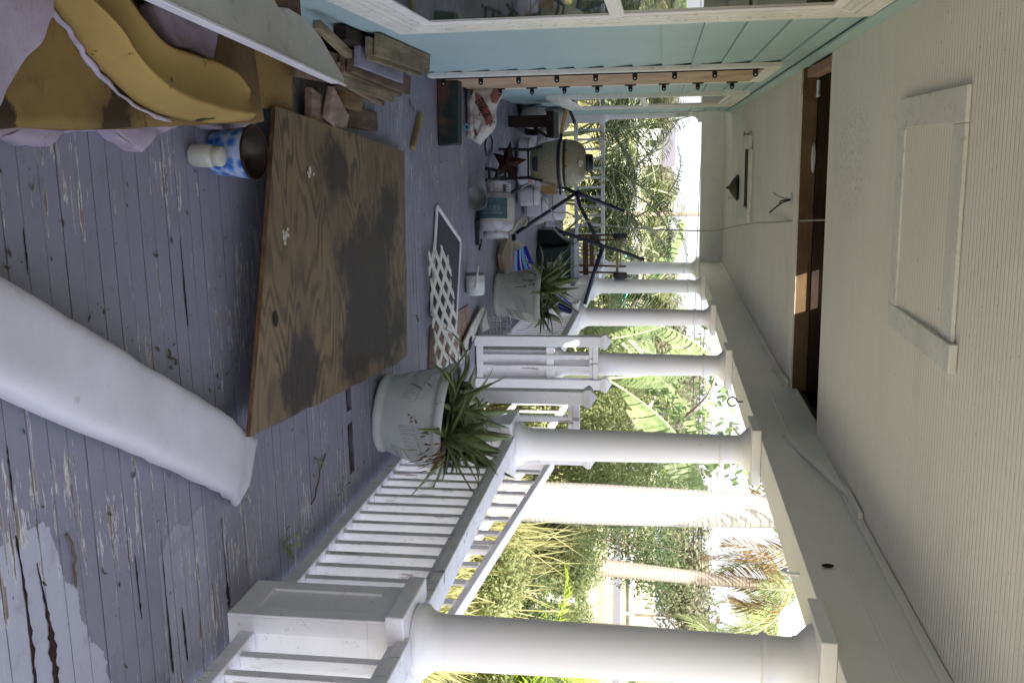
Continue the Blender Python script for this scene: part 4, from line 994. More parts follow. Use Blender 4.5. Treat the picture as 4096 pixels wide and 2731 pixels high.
# local angle: which one faces -Y/+Z?  sample to find the camera-facing direction
best = max([R(q) for q in range(0, 360, 5)], key=lambda a: (Mt.to_3x3() @ Vector((math.cos(a), math.sin(a), 0))).dot(Vector((0, -1, .25)).normalized()))
b = MB(); b.grid(40, 2, lambda u, v: cyl(best - 1.5 + 3.0 * u, -.062 + .19 * v)); b.build('cream_label', LABELW, tk, smooth=True)
sgn = 1 if (cyl(best + .3, 0) - cyl(best, 0)).z > 0 else -1
b = MB(); b.grid(26, 2, lambda u, v: cyl(best + sgn * (-1.45 + 2.0 * u), -.040 + .172 * v, .1578)); lb = b.build('teal_label', TEAL, tk, smooth=True)
def tanktext(txt, size, along, zc, m, ang0):
    vs, fs = text_mesh(txt, size); bb = MB(); bb.add([cyl(best + sgn * (ang0 + v.x / .158), zc + v.y, .1585) for v in vs], fs); bb.build('lettering', m, lb)
tanktext('BLUES', .058, 0, .045, PRINTG, -.35)
tanktext('PROPANE | EXCHANGE', .021, 0, .004, plain('pale_print', (.25, .28, .28), .6), -.45)
b = MB()
for a0 in (.3, 2.4, 4.5):
    b.grid(8, 2, lambda u, v: Mt @ Vector((.085 * math.cos(a0 + 1.1 * u), .085 * math.sin(a0 + 1.1 * u), .17 + .105 * v))); b.grid(8, 2, lambda u, v: Mt @ Vector((.080 * math.cos(a0 + 1.1 * u), .080 * math.sin(a0 + 1.1 * u), .17 + .105 * v)))
b.lathe([(.080, .258), (.085, .258), (.085, .282), (.080, .282), (.080, .258)], Mt, 32, cap=False)
b.build('collar', TANKW, tk, smooth=True)
b = MB(); b.lathe([(.03, .19), (.03, .235), (.018, .24), (.018, .27)], Mt, 12); b.build('valve', plain('old_brass', (.08, .06, .04), .5, .5), tk)
# little tub and dark cloth beside the tank
mb = MB(); mb.lathe([(.0, .0), (.075, .0), (.105, .105), (.100, .105), (.072, .004), (0, .004)], Matrix.Translation((.33, 8.40, .075)) @ Matrix.Rotation(R(97), 4, 'X') @ Matrix.Rotation(R(15), 4, 'Y'), 32, cap=False)
tag(mb.build('plastic_tub', TUBG, org=(.36, 8.5, 0), smooth=True), 'grey-green plastic tub tipped on its side in front of the tank collar', 'tub')
b = MB(); b.bar((.55, 8.57, .02), (.78, 8.60, .015), .06, .035); tag(b.build('black_strap', METAL_BLK, org=(.6, 8.65, 0), bevel=.008), 'black strip wedged under the propane tank', 'strap')
w_ = MB(); w_.tube(smoothpath([(.73, 8.72, .004), (.79, 8.66, .02), (.84, 8.70, .008), (.80, 8.80, .006), (.75, 8.85, .006)], 6), .006, 6)
tag(w_.build('bent_wire', RUST, org=(.78, 8.75, 0)), 'loop of rusty wire at the foot of the tank', 'wire')

# insect screen, lattice, boards ------------------------------------------------------------------------
sc2 = thing('window_screen', 'black insect screen with thin white frame lying flat under the lattice', 'screen', (.9, 7.2, 0))
P = [Vector((.356, 7.03, 0)), Vector((.68, 7.84, 0)), Vector((1.42, 7.53, 0)), Vector((1.10, 6.73, 0))]
cen = sum(P, Vector()) / 4
b = MB(); 
for i in range(4):
    a, c = P[i], P[(i + 1) % 4]; b.bar(a + Vector((0, 0, .016)), c + Vector((0, 0, .016)), .026, .014)
b.build('frame', WHITE, sc2)
b = MB(); b.add([p.lerp(cen, .03) + Vector((0, 0, .014)) for p in P], [(0, 3, 2, 1)]); b.build('mesh', SCREENM, sc2)
lt = thing('lattice_panel', 'broken piece of cream diamond lattice lying on the screen', 'lattice', (1.05, 6.9, 0))
LA, LB, LC, LD = Vector((.58, 6.60, .03)), Vector((1.58, 6.66, .05)), Vector((1.60, 7.32, .09)), Vector((.66, 7.06, .07))
def lq(u, v): return (LA * (1 - u) + LB * u) * (1 - v) + (LD * (1 - u) + LC * u) * v
def latt(dirn, dz):
    b = MB(); W_, H_ = 1.0, .50; stp = .19; wd = .042; n = int((W_ + H_) / stp) + 1
    for k in range(n):
        c0 = k * stp + .02
        pts = []
        for s in range(9):
            t = s / 8 * H_; x = (c0 - t) if dirn > 0 else (c0 - H_ + t); pts.append((x, t))
        ins = [(x, y) for x, y in pts if 0 <= x <= W_]
        if len(ins) < 2: continue
        e = random.uniform(0, .012)
        for (xa, ya), (xb, yb) in zip(ins[:-1], ins[1:]):
            q = [lq((xa - wd * .7) / W_, ya / H_), lq((xa + wd * .7) / W_, ya / H_), lq((xb + wd * .7) / W_, yb / H_), lq((xb - wd * .7) / W_, yb / H_)]
            up = Vector((0, 0, .008)); off = Vector((0, 0, dz))
            b.hexa([p + off for p in q] + [p + off + up for p in q])
    return b
latt(1, 0).build('lath_layer', LATT, lt); latt(-1, .0095).build('lath_layer', LATT, lt)
mb = MB(); mb.hexa([(1.20, 6.72, .003), (1.58, 6.60, .003), (1.62, 8.30, .003), (1.26, 8.16, .003), (1.20, 6.72, .012), (1.58, 6.60, .012), (1.62, 8.30, .012), (1.26, 8.16, .012)])
tag(mb.build('thin_board', WOODP, org=(1.4, 7.5, 0)), 'thin brown board on the floor under the lattice end and screen', 'board')
wp = MB(); 
pts = [(1.36, 8.72), (1.40, 8.70), (1.53, 8.22), (1.66, 7.86), (1.66, 7.70), (1.50, 7.74), (1.42, 8.10), (1.35, 8.55)]
wp.prism(pts, .03, .046); o = wp.build('white_vinyl_board', weathered('grubby_white_vinyl', (.60, .59, .55), (.45, .43, .38), (.13, .10, .07), 7, dirt_amt=.12), org=(1.5, 8.2, .03), bevel=.004); tag(o, 'grubby white pointed board with an oval hole, beside the newel post', 'board')
b = MB(); b.lathe([(0, .0475), (.05, .0475)], Matrix.Translation((1.565, 7.98, 0)) @ Matrix.Scale(1.9, 4, (-.32, .95, 0)), 20, cap=False); b.build('oval_hole_shade', CAVSHADE, o)  # board is not cut; dark oval disc painted as the hole's shade
sh_ = MB(); sh_.prism([(1.42, 8.90), (1.50, 8.88), (1.62, 9.02), (1.60, 8.70), (1.52, 8.62)], .004, .03); tag(sh_.build('vinyl_shard', WHITE, org=(1.5, 8.8, 0)), 'small curled shard of white vinyl on the floor by the far newel post', 'shard')
jg = thing('white_canister', 'white plastic canister with a grey lid and rod handle lying on its side', 'canister', (1.08, 8.05, 0))
Mj = Matrix.Translation((.985, 8.06, .088)) @ Matrix.Rotation(R(90), 4, 'Y')
b = MB(); b.lathe([(.074, .0), (.080, .01), (.080, .06), (.0815, .064), (.080, .068), (.080, .15), (.070, .172), (.0, .175)], Mj, 36, cap=False); b.build('body', PLASTW, jg, smooth=True)
b = MB(); b.lathe([(0, -.012), (.074, -.012), (.078, -.006), (.078, .004)], Mj, 36, cap=False); b.build('lid', TUBG, jg, smooth=True)
b = MB(); b.tube(smoothpath([(.90, 8.00, .13), (.985, 7.985, .12), (1.10, 7.972, .105)], 4), .008, 8); b.build('handle', PLASTW, jg, smooth=True)

# pots with aloe -------------------------------------------------------------------------------------------
def aloe_leaf(mb, base, az, el, L, w, curl, mi=0, seg=9):
    d = Vector((math.cos(az) * math.cos(el), math.sin(az) * math.cos(el), math.sin(el))); side = d.cross(Vector((0, 0, 1))).normalized() if abs(d.z) < .99 else Vector((1, 0, 0))
    p = Vector(base); vs = []; fs = []; e = el
    for i in range(seg):
        u = i / (seg - 1); ww = w * (1 - u ** 1.7) * (.8 + .2 * math.sin(u * 3.14)) + .0008
        d = Vector((math.cos(az) * math.cos(e), math.sin(az) * math.cos(e), math.sin(e))); up = side.cross(d).normalized()
        s_ = .0022 * (1 if i % 2 else -1)
        vs += [p - side * (ww + s_), p - up * (ww * .45), p + side * (ww + s_), p - up * (ww * .12) + up * ww * .05]
        p = p + d * (L / (seg - 1)); e -= curl / (seg - 1); az += .02 * nz((L, u, az))
    for i in range(seg - 1):
        a = 4 * i; c = a + 4
        for k in range(4): fs.append((a + k, a + (k + 1) % 4, c + (k + 1) % 4, c + k))
    mb.add(vs, fs, mi)
def aloe_pot(c, rb, rt_, h, m, tilt, lab, plab, seed, nl, Lr):
    rnd = random.Random(seed); t = thing('plant_pot', lab, 'pot', c)
    M = Matrix.Translation(c) @ Matrix.Rotation(R(tilt[0]), 4, 'X') @ Matrix.Rotation(R(tilt[1]), 4, 'Y')
    b = MB(); prof = [(0, .003), (rb, .0), (rb * 1.03, .01), (rb * 1.05, h * .075), (rb * 1.0, h * .10)]
    for i in range(1, 15):
        u = i / 15; prof.append((rb + (rt_ * .93 - rb) * (u ** .9), h * .10 + h * .76 * u))
    prof += [(rt_ * .93, h * .87), (rt_ * .985, h * .885), (rt_, h * .91), (rt_ * 1.01, h * .95), (rt_, h * .985), (rt_ * .97, h), (rt_ * .93, h * .99), (rt_ * .90, h * .93), (rt_ * .88, h * .88)]
    b.lathe(prof, M, 72, cap=False); body = b.build('body', m, t, smooth=True)
    # raised fern relief below the rim
    def rad(z): 
        u = max(0, (z / h - .10) / .76); return rb + (rt_ * .93 - rb) * (u ** .9) + .001
    for k in range(7):
        fz = MB(); a0 = k * 2 * math.pi / 7 + .3; s_ = 1 if k % 2 else -1
        spine = []
        for i in range(9): a = a0 + s_ * (.085 * i - .25); z = h * (.55 + .018 * i * (1 if k % 3 else -.8)); spine.append((a, z))
        fz.tube([M @ Vector((rad(z) * math.cos(a), rad(z) * math.sin(a), z)) for a, z in spine], .004, 5)
        for a, z in spine[1:]:
            for up in (-1, 1):
                for f in (.0, .04):
                    pts = []
                    for j in range(4): aa = a + f + s_ * j * .018; zz = z + up * j * .026 * h / .43; zz = min(zz, h * .85); pts.append(M @ Vector((rad(zz) * math.cos(aa), rad(zz) * math.sin(aa), zz)))
                    fz.tube(pts, [.003, .0028, .0022, .001], 4)
        fz.build('fern_relief', m, body, smooth=True)
    b = MB(); b.lathe([(0, h * .9), (rt_ * .89, h * .885)], M, 32, cap=False); b.build('soil', SOIL, t)
    pl = thing('aloe_plant', plab, 'plant', (c[0], c[1], c[2] + h * .9))
    heads = [(rnd.uniform(-.7, .7) * rt_ * .8, rnd.uniform(-.7, .7) * rt_ * .8) for _ in range(12)]
    lm = MB(); dm = MB()
    for hx, hy in heads:
        base = M @ Vector((hx, hy, h * .88)); hz = rnd.uniform(0, .06)
        for k in range(nl):
            az = k * 2.4 + rnd.random(); el = rnd.uniform(.15, 1.25); ox = math.atan2(hy, hx)
            if rnd.random() < .45: az = ox + rnd.uniform(-.8, .8)
            L = rnd.uniform(.6, 1.2) * Lr; aloe_leaf(lm, base + Vector((0, 0, hz + .02)), az, el, L, rnd.uniform(.026, .048), rnd.uniform(-.2, 1.0) if rnd.random() < .75 else rnd.uniform(1.2, 2.2))
        for k in range(6):
            aloe_leaf(dm, base, rnd.uniform(0, 6.28), rnd.uniform(-.2, .25), rnd.uniform(.5, .9) * Lr, .008, rnd.uniform(.5, 1.8))
    lm.build('leaves', ALOE, pl, smooth=True); dm.build('dry_leaves', DRYLEAF, pl, smooth=True)
    return t, pl
t1, p1 = aloe_pot((1.50, 5.46, .002), .225, .335, .435, POTM, (0, 5), 'large pale blue-grey pot with fern relief, nearer of the two aloe pots', 'dense green aloe spilling over the nearer pot', 3, 8, .37)
for q_ in (((1.60, 5.2, .45), 5.6, .55, .58, .026, -.1), ((1.25, 5.3, .44), 3.35, .7, .40, .022, .2), ((1.68, 5.2, .44), 5.9, -.2, .40, .028, .5), ((1.70, 5.3, .44), 6.1, -.1, .36, .030, .6), ((1.62, 5.15, .45), 5.5, -.3, .36, .028, .4)):
    b = MB(); aloe_leaf(b, *q_); b.build('long_leaf', ALOE, p1, smooth=True)
rs = MB()
for k in range(9): aloe_leaf(rs, (1.52 + random.uniform(-.03, .15), 5.14, .45), -1.3 + random.uniform(-.5, .9), .3, random.uniform(.18, .30), .006, 1.6)
rs.build('dead_rosette', DRYLEAF, p1, smooth=True)
b = MB()
for a, z in ((-1.75, .26), (-1.70, .285), (-1.68, .262), (-1.66, .29), (-1.80, .245)):
    b.lathe([(0, .003), (.006, .002), (.007, 0)], Matrix.Translation((1.50 + .308 * math.cos(a), 5.46 + .308 * math.sin(a), z)) @ Matrix.Rotation(R(90), 4, 'X'), 10, cap=False)
b.build('rust_spots', plain('rust_stain', (.22, .15, .10), .9), t1)
t2, p2 = aloe_pot((1.375, 9.62, .002), .205, .30, .48, POTM2, (0, 2), 'grey-green pot with fern relief, farther of the two aloe pots', 'spiky aloe clump in the farther pot', 8, 8, .40)
for q_ in (((1.20, 9.4, .5), 2.7, .9, .42, .020, -.2), ((1.15, 9.45, .5), 2.9, .75, .40, .024, -.1), ((1.12, 9.5, .48), 3.2, .3, .30, .04, .9)):
    b = MB(); aloe_leaf(b, *q_); b.build('long_leaf', ALOE, p2, smooth=True)
# wire basket
wbk = MB(); cx, cy = 1.62, 9.02
for z in (.02, .12, .22):
    r = .10 + z * .15; wbk.tube([(cx + r * math.cos(a), cy + r * math.sin(a), z) for a in [R(15 * i) for i in range(25)]], .004, 5, cap=False)
for k in range(12):
    a = R(30 * k); wbk.tube([(cx + .10 * math.cos(a), cy + .10 * math.sin(a), .02), (cx + .133 * math.cos(a), cy + .133 * math.sin(a), .22)], .003, 5)
tag(wbk.build('wire_basket', WIREW, org=(cx, cy, 0)), 'small round white wire basket on the floor behind the farther pot', 'basket')

# tilted tan board, rope, hammock -------------------------------------------------------------------------------
mb = MB(); mb.prism([(.80, 9.93), (.98, 9.60), (1.22, 9.76), (1.16, 10.02), (.90, 10.10)], 0, .05, Matrix.Rotation(0, 4, 'Z'))
for v in mb.v: v.z += .02 + max(0, v.y - 9.7) * .10
tag(mb.build('tan_panel', [TANB], org=(1.0, 9.8, .02), bevel=.004), 'pale tan board with brown edge propped between the tank and the farther pot', 'board')
rp = MB(); rp.tube(smoothpath([(.80, 10.0, .08), (.72, 10.0, .14), (.655, 10.0, .19), (.63, 10.0, .235), (.655, 10.0, .27), (.70, 10.0, .255), (.70, 10.02, .215), (.655, 10.0, .195)], 6), .015, 8)
rp.tube(smoothpath([(.655, 10.0, .19), (.74, 10.1, .13), (.82, 10.35, .06)], 5), .013, 8)
tag(rp.build('cream_rope', ROPE, org=(.7, 10, .1), smooth=True), 'thick cream rope ending in a loop, hanging beside the tank', 'rope')
hm = thing('hammock', 'blue striped cloth hammock hanging low from a black knot and cream cords', 'hammock', (1.2, 10.6, 0))
kn_ = Vector((.872, 10.6, .045)); 
b = MB(); b.tube(smoothpath([kn_ + Vector((-.03, 0, -.012)), kn_ + Vector((0, -.01, .0)), kn_ + Vector((.045, 0, .0))], 4), [.016, .022, .026, .024, .022, .024, .026, .022, .014], 8); b.build('knot', METAL_BLK, hm, smooth=True)
e0, e1 = Vector((1.03, 10.55, .058)), Vector((.985, 10.7, .155)); 
b = MB()
for i in range(11):
    q = e0.lerp(e1, i / 10); b.tube([kn_ + Vector((.03, 0, 0)), q], .0045, 5)
b.build('cords', ROPE, hm)
b = MB(); f0, f1 = Vector((1.80, 11.0, .62)), Vector((1.74, 11.1, .68))
def cloth(u, v):
    a = e0.lerp(e1, u); c = f0.lerp(f1, u); p = a.lerp(c, v); p += Vector((.05, .0, -.22)) * math.sin(v * 3.14) * (1.0 - .4 * u) + Vector((0, 0, .02 * math.sin(u * 20) * (1 - v)))
    wdt = Vector((.10, .10, -.02)) * (u - .5) * math.sin(v * 3.14) * -1.6
    return p + wdt
b.grid(24, 16, cloth); o = b.build('cloth', STRIPE, hm, smooth=True)
uv = o.data.uv_layers.new(name='UVMap')
for lo in o.data.loops:
    i = lo.vertex_index; uv.data[lo.index].uv = ((i % 24) / 23, (i // 24) / 15)
b = MB()
for i in range(7): b.tube([f0.lerp(f1, i / 6), Vector((1.76, 11.5, .75))], .004, 5)
b.build('cords', ROPE, hm)
hs = thing('hammock_stand', 'dark blue steel tube hammock stand, partly dismantled, with crossing poles', 'hammock stand', (.9, 11.4, 0))
TY = 11.5
b = MB(); b.tube([(.86, TY - .55, .02), (.42, TY, .69)], .022, 12); b.build('leg', TUBE_BLUE, hs, smooth=True)
b = MB(); b.tube([(.33, TY - .05, .42), (.455, TY, .70), (.66, TY, 1.225)], .022, 12); b.build('arm', TUBE_BLUE, hs, smooth=True)
b = MB(); b.tube([(.43, TY + .04, .66), (.60, TY + .04, .70), (.86, TY + .02, .84), (1.07, TY, .935)], .022, 12); b.build('spreader', TUBE_BLUE, hs, smooth=True)
b = MB(); b.tube(smoothpath([(.877, TY - .04, .449), (.97, TY - .04, .72), (1.07, TY - .04, 1.0), (1.15, TY - .04, 1.26), (1.231, TY - .04, 1.46)], 4), .021, 12); b.build('arm', TUBE_BLUE, hs, smooth=True)
b = MB(); b.tube([(1.07, TY, .975), (1.40, TY, .86), (1.76, TY, .755)], .024, 12); b.build('spreader', TUBE_BLUE, hs, smooth=True)
b = MB(); b.tube([(.385, TY - 1.2, .06), (.31, TY - .6, .17)], .018, 10); b.build('loose_tube', TUBE_BLUE, hs, smooth=True)
b = MB(); b.tube([(.415, TY - .02, .66), (.47, TY - .02, .72)], .032, 12); b.build('joint', METAL_BLK, hs, smooth=True)
b = MB(); b.tube([(1.045, TY - .01, .93), (1.09, TY - .01, .99)], .030, 12); b.build('joint', METAL_BLK, hs, smooth=True)

# boat cushions on the floor behind
CUS = [((.08, 11.25, .10), (.55, .5, .17), 'white boat seat cushion lying behind the barbecue stand', -8, 0), ((.02, 11.85, .27), (.55, .45, .16), 'upper white boat cushion behind the barbecue, dark piping', 5, 8),
       ((.46, 11.25, .13), (.22, .46, .24), 'white boat cushion standing next to the barbecue shelf, lower', 0, 0), ((.60, 11.75, .15), (.22, .42, .28), 'second white boat cushion beyond the barbecue shelf', 6, 0),
       ((.62, 12.35, .28), (.40, .5, .26), 'largest white boat cushion under the hammock pole', -4, 12)]
for c, s, l, r_, ti in CUS: pillow('boat_cushion', c, s, VINYL, l, 'cushion', r_, ti, True, 'white boat seat cushions', .42)
o = MB(); o.box((.42, 12.1, .002), (.85, 12.6, .15)); tag(o.build('white_cooler', PLASTW, org=(.6, 12.3, 0), bevel=.02), 'low white plastic box under the largest cushion', 'box')
o = MB(); o.box((.85, 13.6, .002), (1.02, 13.64, .06)); o.box((.86, 13.2, .002), (.9, 13.6, .05)); tag(o.build('white_batten', WHITE, org=(.9, 13.5, 0)), 'white batten lying on the far floor under the hanging cable', 'batten')
rk = MB()
for i in range(7): rk.tube(smoothpath([(.22 + i * .028, 9.12, .03), (.235 + i * .026, 9.1, .16), (.26 + i * .022, 9.12, .24)], 3), .003, 5)
rk.tube([(.21, 9.12, .03), (.40, 9.12, .03)], .004, 5); rk.tube([(.26, 9.12, .24), (.40, 9.12, .24)], .004, 5); tag(rk.build('wire_rack', WIREW, org=(.3, 9.1, 0)), 'small white wire rack standing behind the tank collar', 'rack')
ht = MB()
ht.tube(smoothpath([(-.20, 9.25, .012), (-.10, 9.1, .012), (-.02, 9.2, .015), (-.05, 9.45, .012), (-.16, 9.5, .012), (-.22, 9.35, .012)], 6), .008, 6); tag(ht.build('black_hose', METAL_BLK, org=(-.1, 9.3, 0), smooth=True), 'black hose loop on the floor between bag and barbecue', 'hose')
tr_ = thing('black_trestle', 'fallen black metal trestle frame in front of the rusty star', 'trestle', (.17, 9.2, 0))
for i, (a, c) in enumerate((((.11, 9.15, .01), (.15, 9.5, .12)), ((.22, 9.15, .01), (.20, 9.5, .12)), ((.11, 9.2, .03), (.22, 9.2, .03)), ((.13, 9.35, .075), (.21, 9.35, .075)))):
    b = MB(); b.bar(a, c, .03, .022); b.build('leg' if i < 2 else 'crossbar', METAL_BLK, tr_)

# dark green crate, white lid, cart upside down
gb = thing('green_crate', 'tall dark green plastic crate with a latch, standing by the railing', 'crate', (1.45, 13.1, 0))
b = MB(); b.hexa([(1.22, 12.85, .004), (1.66, 12.85, .004), (1.68, 13.5, .004), (1.2, 13.5, .004), (1.20, 12.83, .46), (1.70, 12.83, .46), (1.70, 13.5, .46), (1.18, 13.5, .46)]); b.build('body', GREENBOX, gb, bevel=.02)
b = MB(); b.box((1.17, 12.80, .462), (1.72, 13.53, .52)); b.build('lid', plain('grey_lid', (.20, .23, .26), .5), gb, bevel=.012)
b = MB(); b.box((1.40, 12.80, .14), (1.50, 12.848, .23)); b.build('latch', LABELW, gb, bevel=.004)
b = MB(); b.lathe([(.0, -.004), (.011, -.004)], Matrix.Translation((1.45, 12.797, .19)) @ Matrix.Rotation(R(90), 4, 'X'), 10, cap=False); b.build('lock_hole', METAL_BLK, gb)
dc = thing('tool_case', 'open dark case with clear tray lying between the cushions and the green crate', 'case', (1.05, 13.3, 0))
b = MB(); b.hexa([(.98, 13.0, .02), (1.17, 12.95, .004), (1.17, 13.5, .004), (.98, 13.5, .02), (.98, 13.0, .22), (1.17, 12.95, .42), (1.17, 13.5, .42), (.98, 13.5, .22)]); b.build('body', METAL_BLK, dc, bevel=.01)
b = MB(); b.hexa([(1.0, 12.98, .43), (1.17, 12.94, .44), (1.17, 13.4, .44), (1.0, 13.4, .43), (.97, 12.98, .52), (1.17, 12.94, .50), (1.17, 13.4, .50), (.97, 13.4, .52)]); b.build('tray', FROST, dc, bevel=.006)
b = MB(); b.tube([(.95, 12.95, .25), (1.0, 12.93, .33), (1.06, 12.92, .38)], .012, 6); b.build('handle', METAL_BLK, dc)
ct = thing('upturned_cart', 'upturned brown wooden cart with two small black wheels in the air', 'cart', (1.35, 13.9, .5))
CY = 13.9
for x0, x1, top in ((1.13, 1.13, 1.12), (1.20, 1.20, 1.10), (1.56, 1.58, 1.16), (1.66, 1.67, 1.06)):
    b = MB(); b.tube([(x0, CY, .30), (x1, CY, top)], .014, 8); b.build('rail', BROWNW, ct, smooth=True)
b = MB(); b.bar((1.15, CY - .02, .58), (1.70, CY - .02, .585), .03, .075); b.build('slat', BROWNW, ct, bevel=.004)
b = MB(); b.bar((1.12, CY + .02, .665), (1.58, CY + .02, .672), .03, .06); b.build('slat', BROWNW, ct, bevel=.004)
b = MB(); b.bar((1.16, CY, 1.04), (1.68, CY, 1.035), .045, .035); b.bar((1.16, CY, 1.085), (1.60, CY, 1.085), .03, .02); b.build('axle_board', WOODG, ct, bevel=.004)
for x in (1.14, 1.71):
    b = MB(); b.lathe([(.03, -.03), (.09, -.038), (.10, -.026), (.10, .026), (.09, .038), (.03, .03)], Matrix.Translation((x, CY, 1.08)) @ Matrix.Rotation(R(90), 4, 'Y'), 24); wv = b.build('wheel', plain('black_rubber', (.02, .02, .026), .6), ct)
    b = MB(); b.lathe([(.028, -.034), (.028, .034)], Matrix.Translation((x, CY, 1.08)) @ Matrix.Rotation(R(90), 4, 'Y'), 12); b.build('hub', METAL_BLK, wv)
# hanging cable from the torn ceiling to the barbecue shelf
cb = MB(); cb.tube(smoothpath([(.47, 6.95, 2.80), (.50, 7.34, 2.66), (.57, 8.2, 2.60), (.66, 9.4, 2.52), (.74, 10.0, 2.36), (.776, 10.0, 2.2), (.775, 10.0, 2.0), (.759, 10.0, 1.57), (.716, 10.0, 1.13), (.656, 10.0, .86), (.587, 10.0, .70), (.573, 9.98, .554), (.48, 9.96, .489), (.382, 9.94, .431), (.29, 9.92, .359), (.252, 9.92, .325)], 5), .007, 7)
cbo = cb.build('hanging_cable', WIRE, org=(.6, 9, 1.5), smooth=True); tag(cbo, 'long pale cable hanging from the torn ceiling down to the barbecue', 'cable')
b = MB(); b.box((.235, 9.90, .30), (.27, 9.94, .345)); b.build('plug', plain('pinkish_plug', (.5, .3, .27), .5), cbo, bevel=.004)

# floor bits: sticks, weeds, litter
rnd = random.Random(5)
for i, (x, y, L, a, l) in enumerate(((1.02, 2.35, .17, .15, 'thin brown twig alone on the near floor right of the bolster'), (1.62, 4.2, .30, 2.2, 'long bare weed stem on the floor by the railing'), (-.38, 6.35, .14, 1.0, 'short twig on the floor between offcuts and green timber'), (.62, 3.0, .07, .4, 'curled brown leaf stalk against the bolster'), (1.05, 6.35, .06, .3, 'single rusty nail on the floor before the lattice'))):
    b = MB(); pts = [(x + math.sin(a) * 0 + L * t * math.cos(a) + .01 * math.sin(t * 6), y + L * t * math.sin(a) + .012 * math.sin(t * 5 + i), .006 + .006 * math.sin(t * 9) ** 2) for t in [k / 6 for k in range(7)]]
    b.tube(pts, .004, 5); tag(b.build('twig', plain('dry_twig', (.12, .085, .05), .9), org=(x, y, 0)), l, 'twig')
for x, y, l in ((1.68, 3.86, 'small green weed growing from the floor at the railing foot'), (1.42, 4.30, 'tiny clover sprig on the bare boards near the railing')):
    t = thing('weed', l, 'plant', (x, y, 0)); b = MB()
    for k in range(16 if x > 1.5 else 6):
        a = rnd.uniform(0, 6.28); r = rnd.uniform(.02, .07); q = Vector((x + r * math.cos(a), y + r * math.sin(a), rnd.uniform(.015, .06))); s_ = rnd.uniform(.012, .02)
        d1 = Vector((math.cos(a), math.sin(a), .3)) * s_; d2 = Vector((-math.sin(a), math.cos(a), .1)) * s_ * .7
        b.add([q - d1, q + d2, q + d1, q - d2], [(0, 1, 2, 3)])
    b.build('leaves', BUSH, t); b = MB()
    for k in range(5): a = rnd.uniform(0, 6.28); b.tube([(x, y, .002), (x + .05 * math.cos(a), y + .05 * math.sin(a), .035)], .002, 4)
    b.build('stems', BUSH, t)
lt_ = MB()
def bit(x, y, z=.004):
    a = rnd.uniform(0, 6.28); L = rnd.choice((.003, .004, .005, .007, .010, .014)); w = L * rnd.uniform(.25, .6); d1 = Vector((math.cos(a), math.sin(a), rnd.uniform(-.1, .3))) * L; d2 = Vector((-math.sin(a), math.cos(a), rnd.uniform(-.2, .2))) * w
    q = Vector((x, y, z + abs(d1.z) + abs(d2.z))); lt_.add([q - d1, q + d2, q + d1, q - d2], [(0, 1, 2, 3)])
for k in range(420): bit(rnd.uniform(-.3, 1.75), rnd.uniform(1.7, 6.5))
for k in range(380): bit(rnd.uniform(-.4, .9), rnd.uniform(6.1, 9.6))
for k in range(60): u = rnd.random(); p = Vector((.16, 2.0, 0)).lerp(Vector((.90, 3.38, 0)), u); bit(p.x + rnd.gauss(-.03, .03), p.y + rnd.gauss(.02, .03))
for k in range(60): bit(1.7 + rnd.gauss(0, .05), rnd.uniform(3.6, 5))
o = lt_.build('leaf_litter', LITTER); tag(o, 'scattered bits of brown leaf and bark all over the porch floor', 'leaf litter', kind='stuff')

# ================================================================= garden
def leafcloud(mb, c, rad, n, size, rnd, flat=.0, shell=.35, mi=0):
    for _ in range(n):
        while True:
            p = Vector((rnd.uniform(-1, 1), rnd.uniform(-1, 1), rnd.uniform(-1, 1))); l = p.length
            if l < 1 and l > shell * rnd.random(): break
        q = Vector((c[0] + p.x * rad[0], c[1] + p.y * rad[1], c[2] + p.z * rad[2]))
        if q.z < GZ: continue
        nrm = (p + Vector((rnd.gauss(0, .7), rnd.gauss(0, .7), rnd.gauss(.3, .7)))).normalized(); a = nrm.cross(Vector((rnd.gauss(0, 1), rnd.gauss(0, 1), rnd.gauss(0, 1))))
        if a.length < 1e-3: continue
        a.normalize(); b_ = nrm.cross(a); s_ = size * rnd.uniform(.6, 1.35)
        mb.add([q - a * s_, q + b_ * s_ * .42, q + a * s_, q - b_ * s_ * .42], [(0, 1, 2, 3)], mi)

def bush(px, py, d, w, h, lab, seed, m=BUSH, n=4200, size=.07, depth=None, z0=GZ, name='bush', cat='bush', grp=None, clumps=9):
    n = int(n * 1.8); size *= .62
    """bush with clumps of small leaves; l = lateral offset, d = distance"""
    rnd = random.Random(seed); c = Vector((px, py, z0)); t = thing(name, lab, cat, c, grp); mb = MB()
    dp = depth or w * .7
    for k in range(clumps):
        u = rnd.uniform(-1, 1); cz = z0 + h * rnd.uniform(.18, .85); r = h * rnd.uniform(.2, .36) * (1.1 - .35 * abs(u))
        cc_ = (c.x + rt.x * u * w * .42 + fw.x * rnd.uniform(-.5, .5) * dp, c.y + rt.y * u * w * .42 + fw.y * rnd.uniform(-.5, .5) * dp, cz)
        leafcloud(mb, cc_, (r * 1.2, r * 1.1, r), int(n / clumps), size, rnd)
    leafcloud(mb, (c.x, c.y, z0 + h * .4), (w * .5, dp * .5, h * .5), n // 5, size, rnd)
    mb.build('foliage', m, t)
    b = MB()
    for k in range(6):
        a = rnd.uniform(0, 6.28); tip = c + Vector((math.cos(a) * w * .3, math.sin(a) * w * .3, h * rnd.uniform(.5, .9)))
        b.tube(smoothpath([c + Vector((math.cos(a) * .1, math.sin(a) * .1, 0)), c.lerp(tip, .5) + Vector((rnd.gauss(0, .1), rnd.gauss(0, .1), .1)), tip], 3), [.03, .028, .026, .022, .018, .014, .01], 5)
    b.build('stems', BARK, t); return t

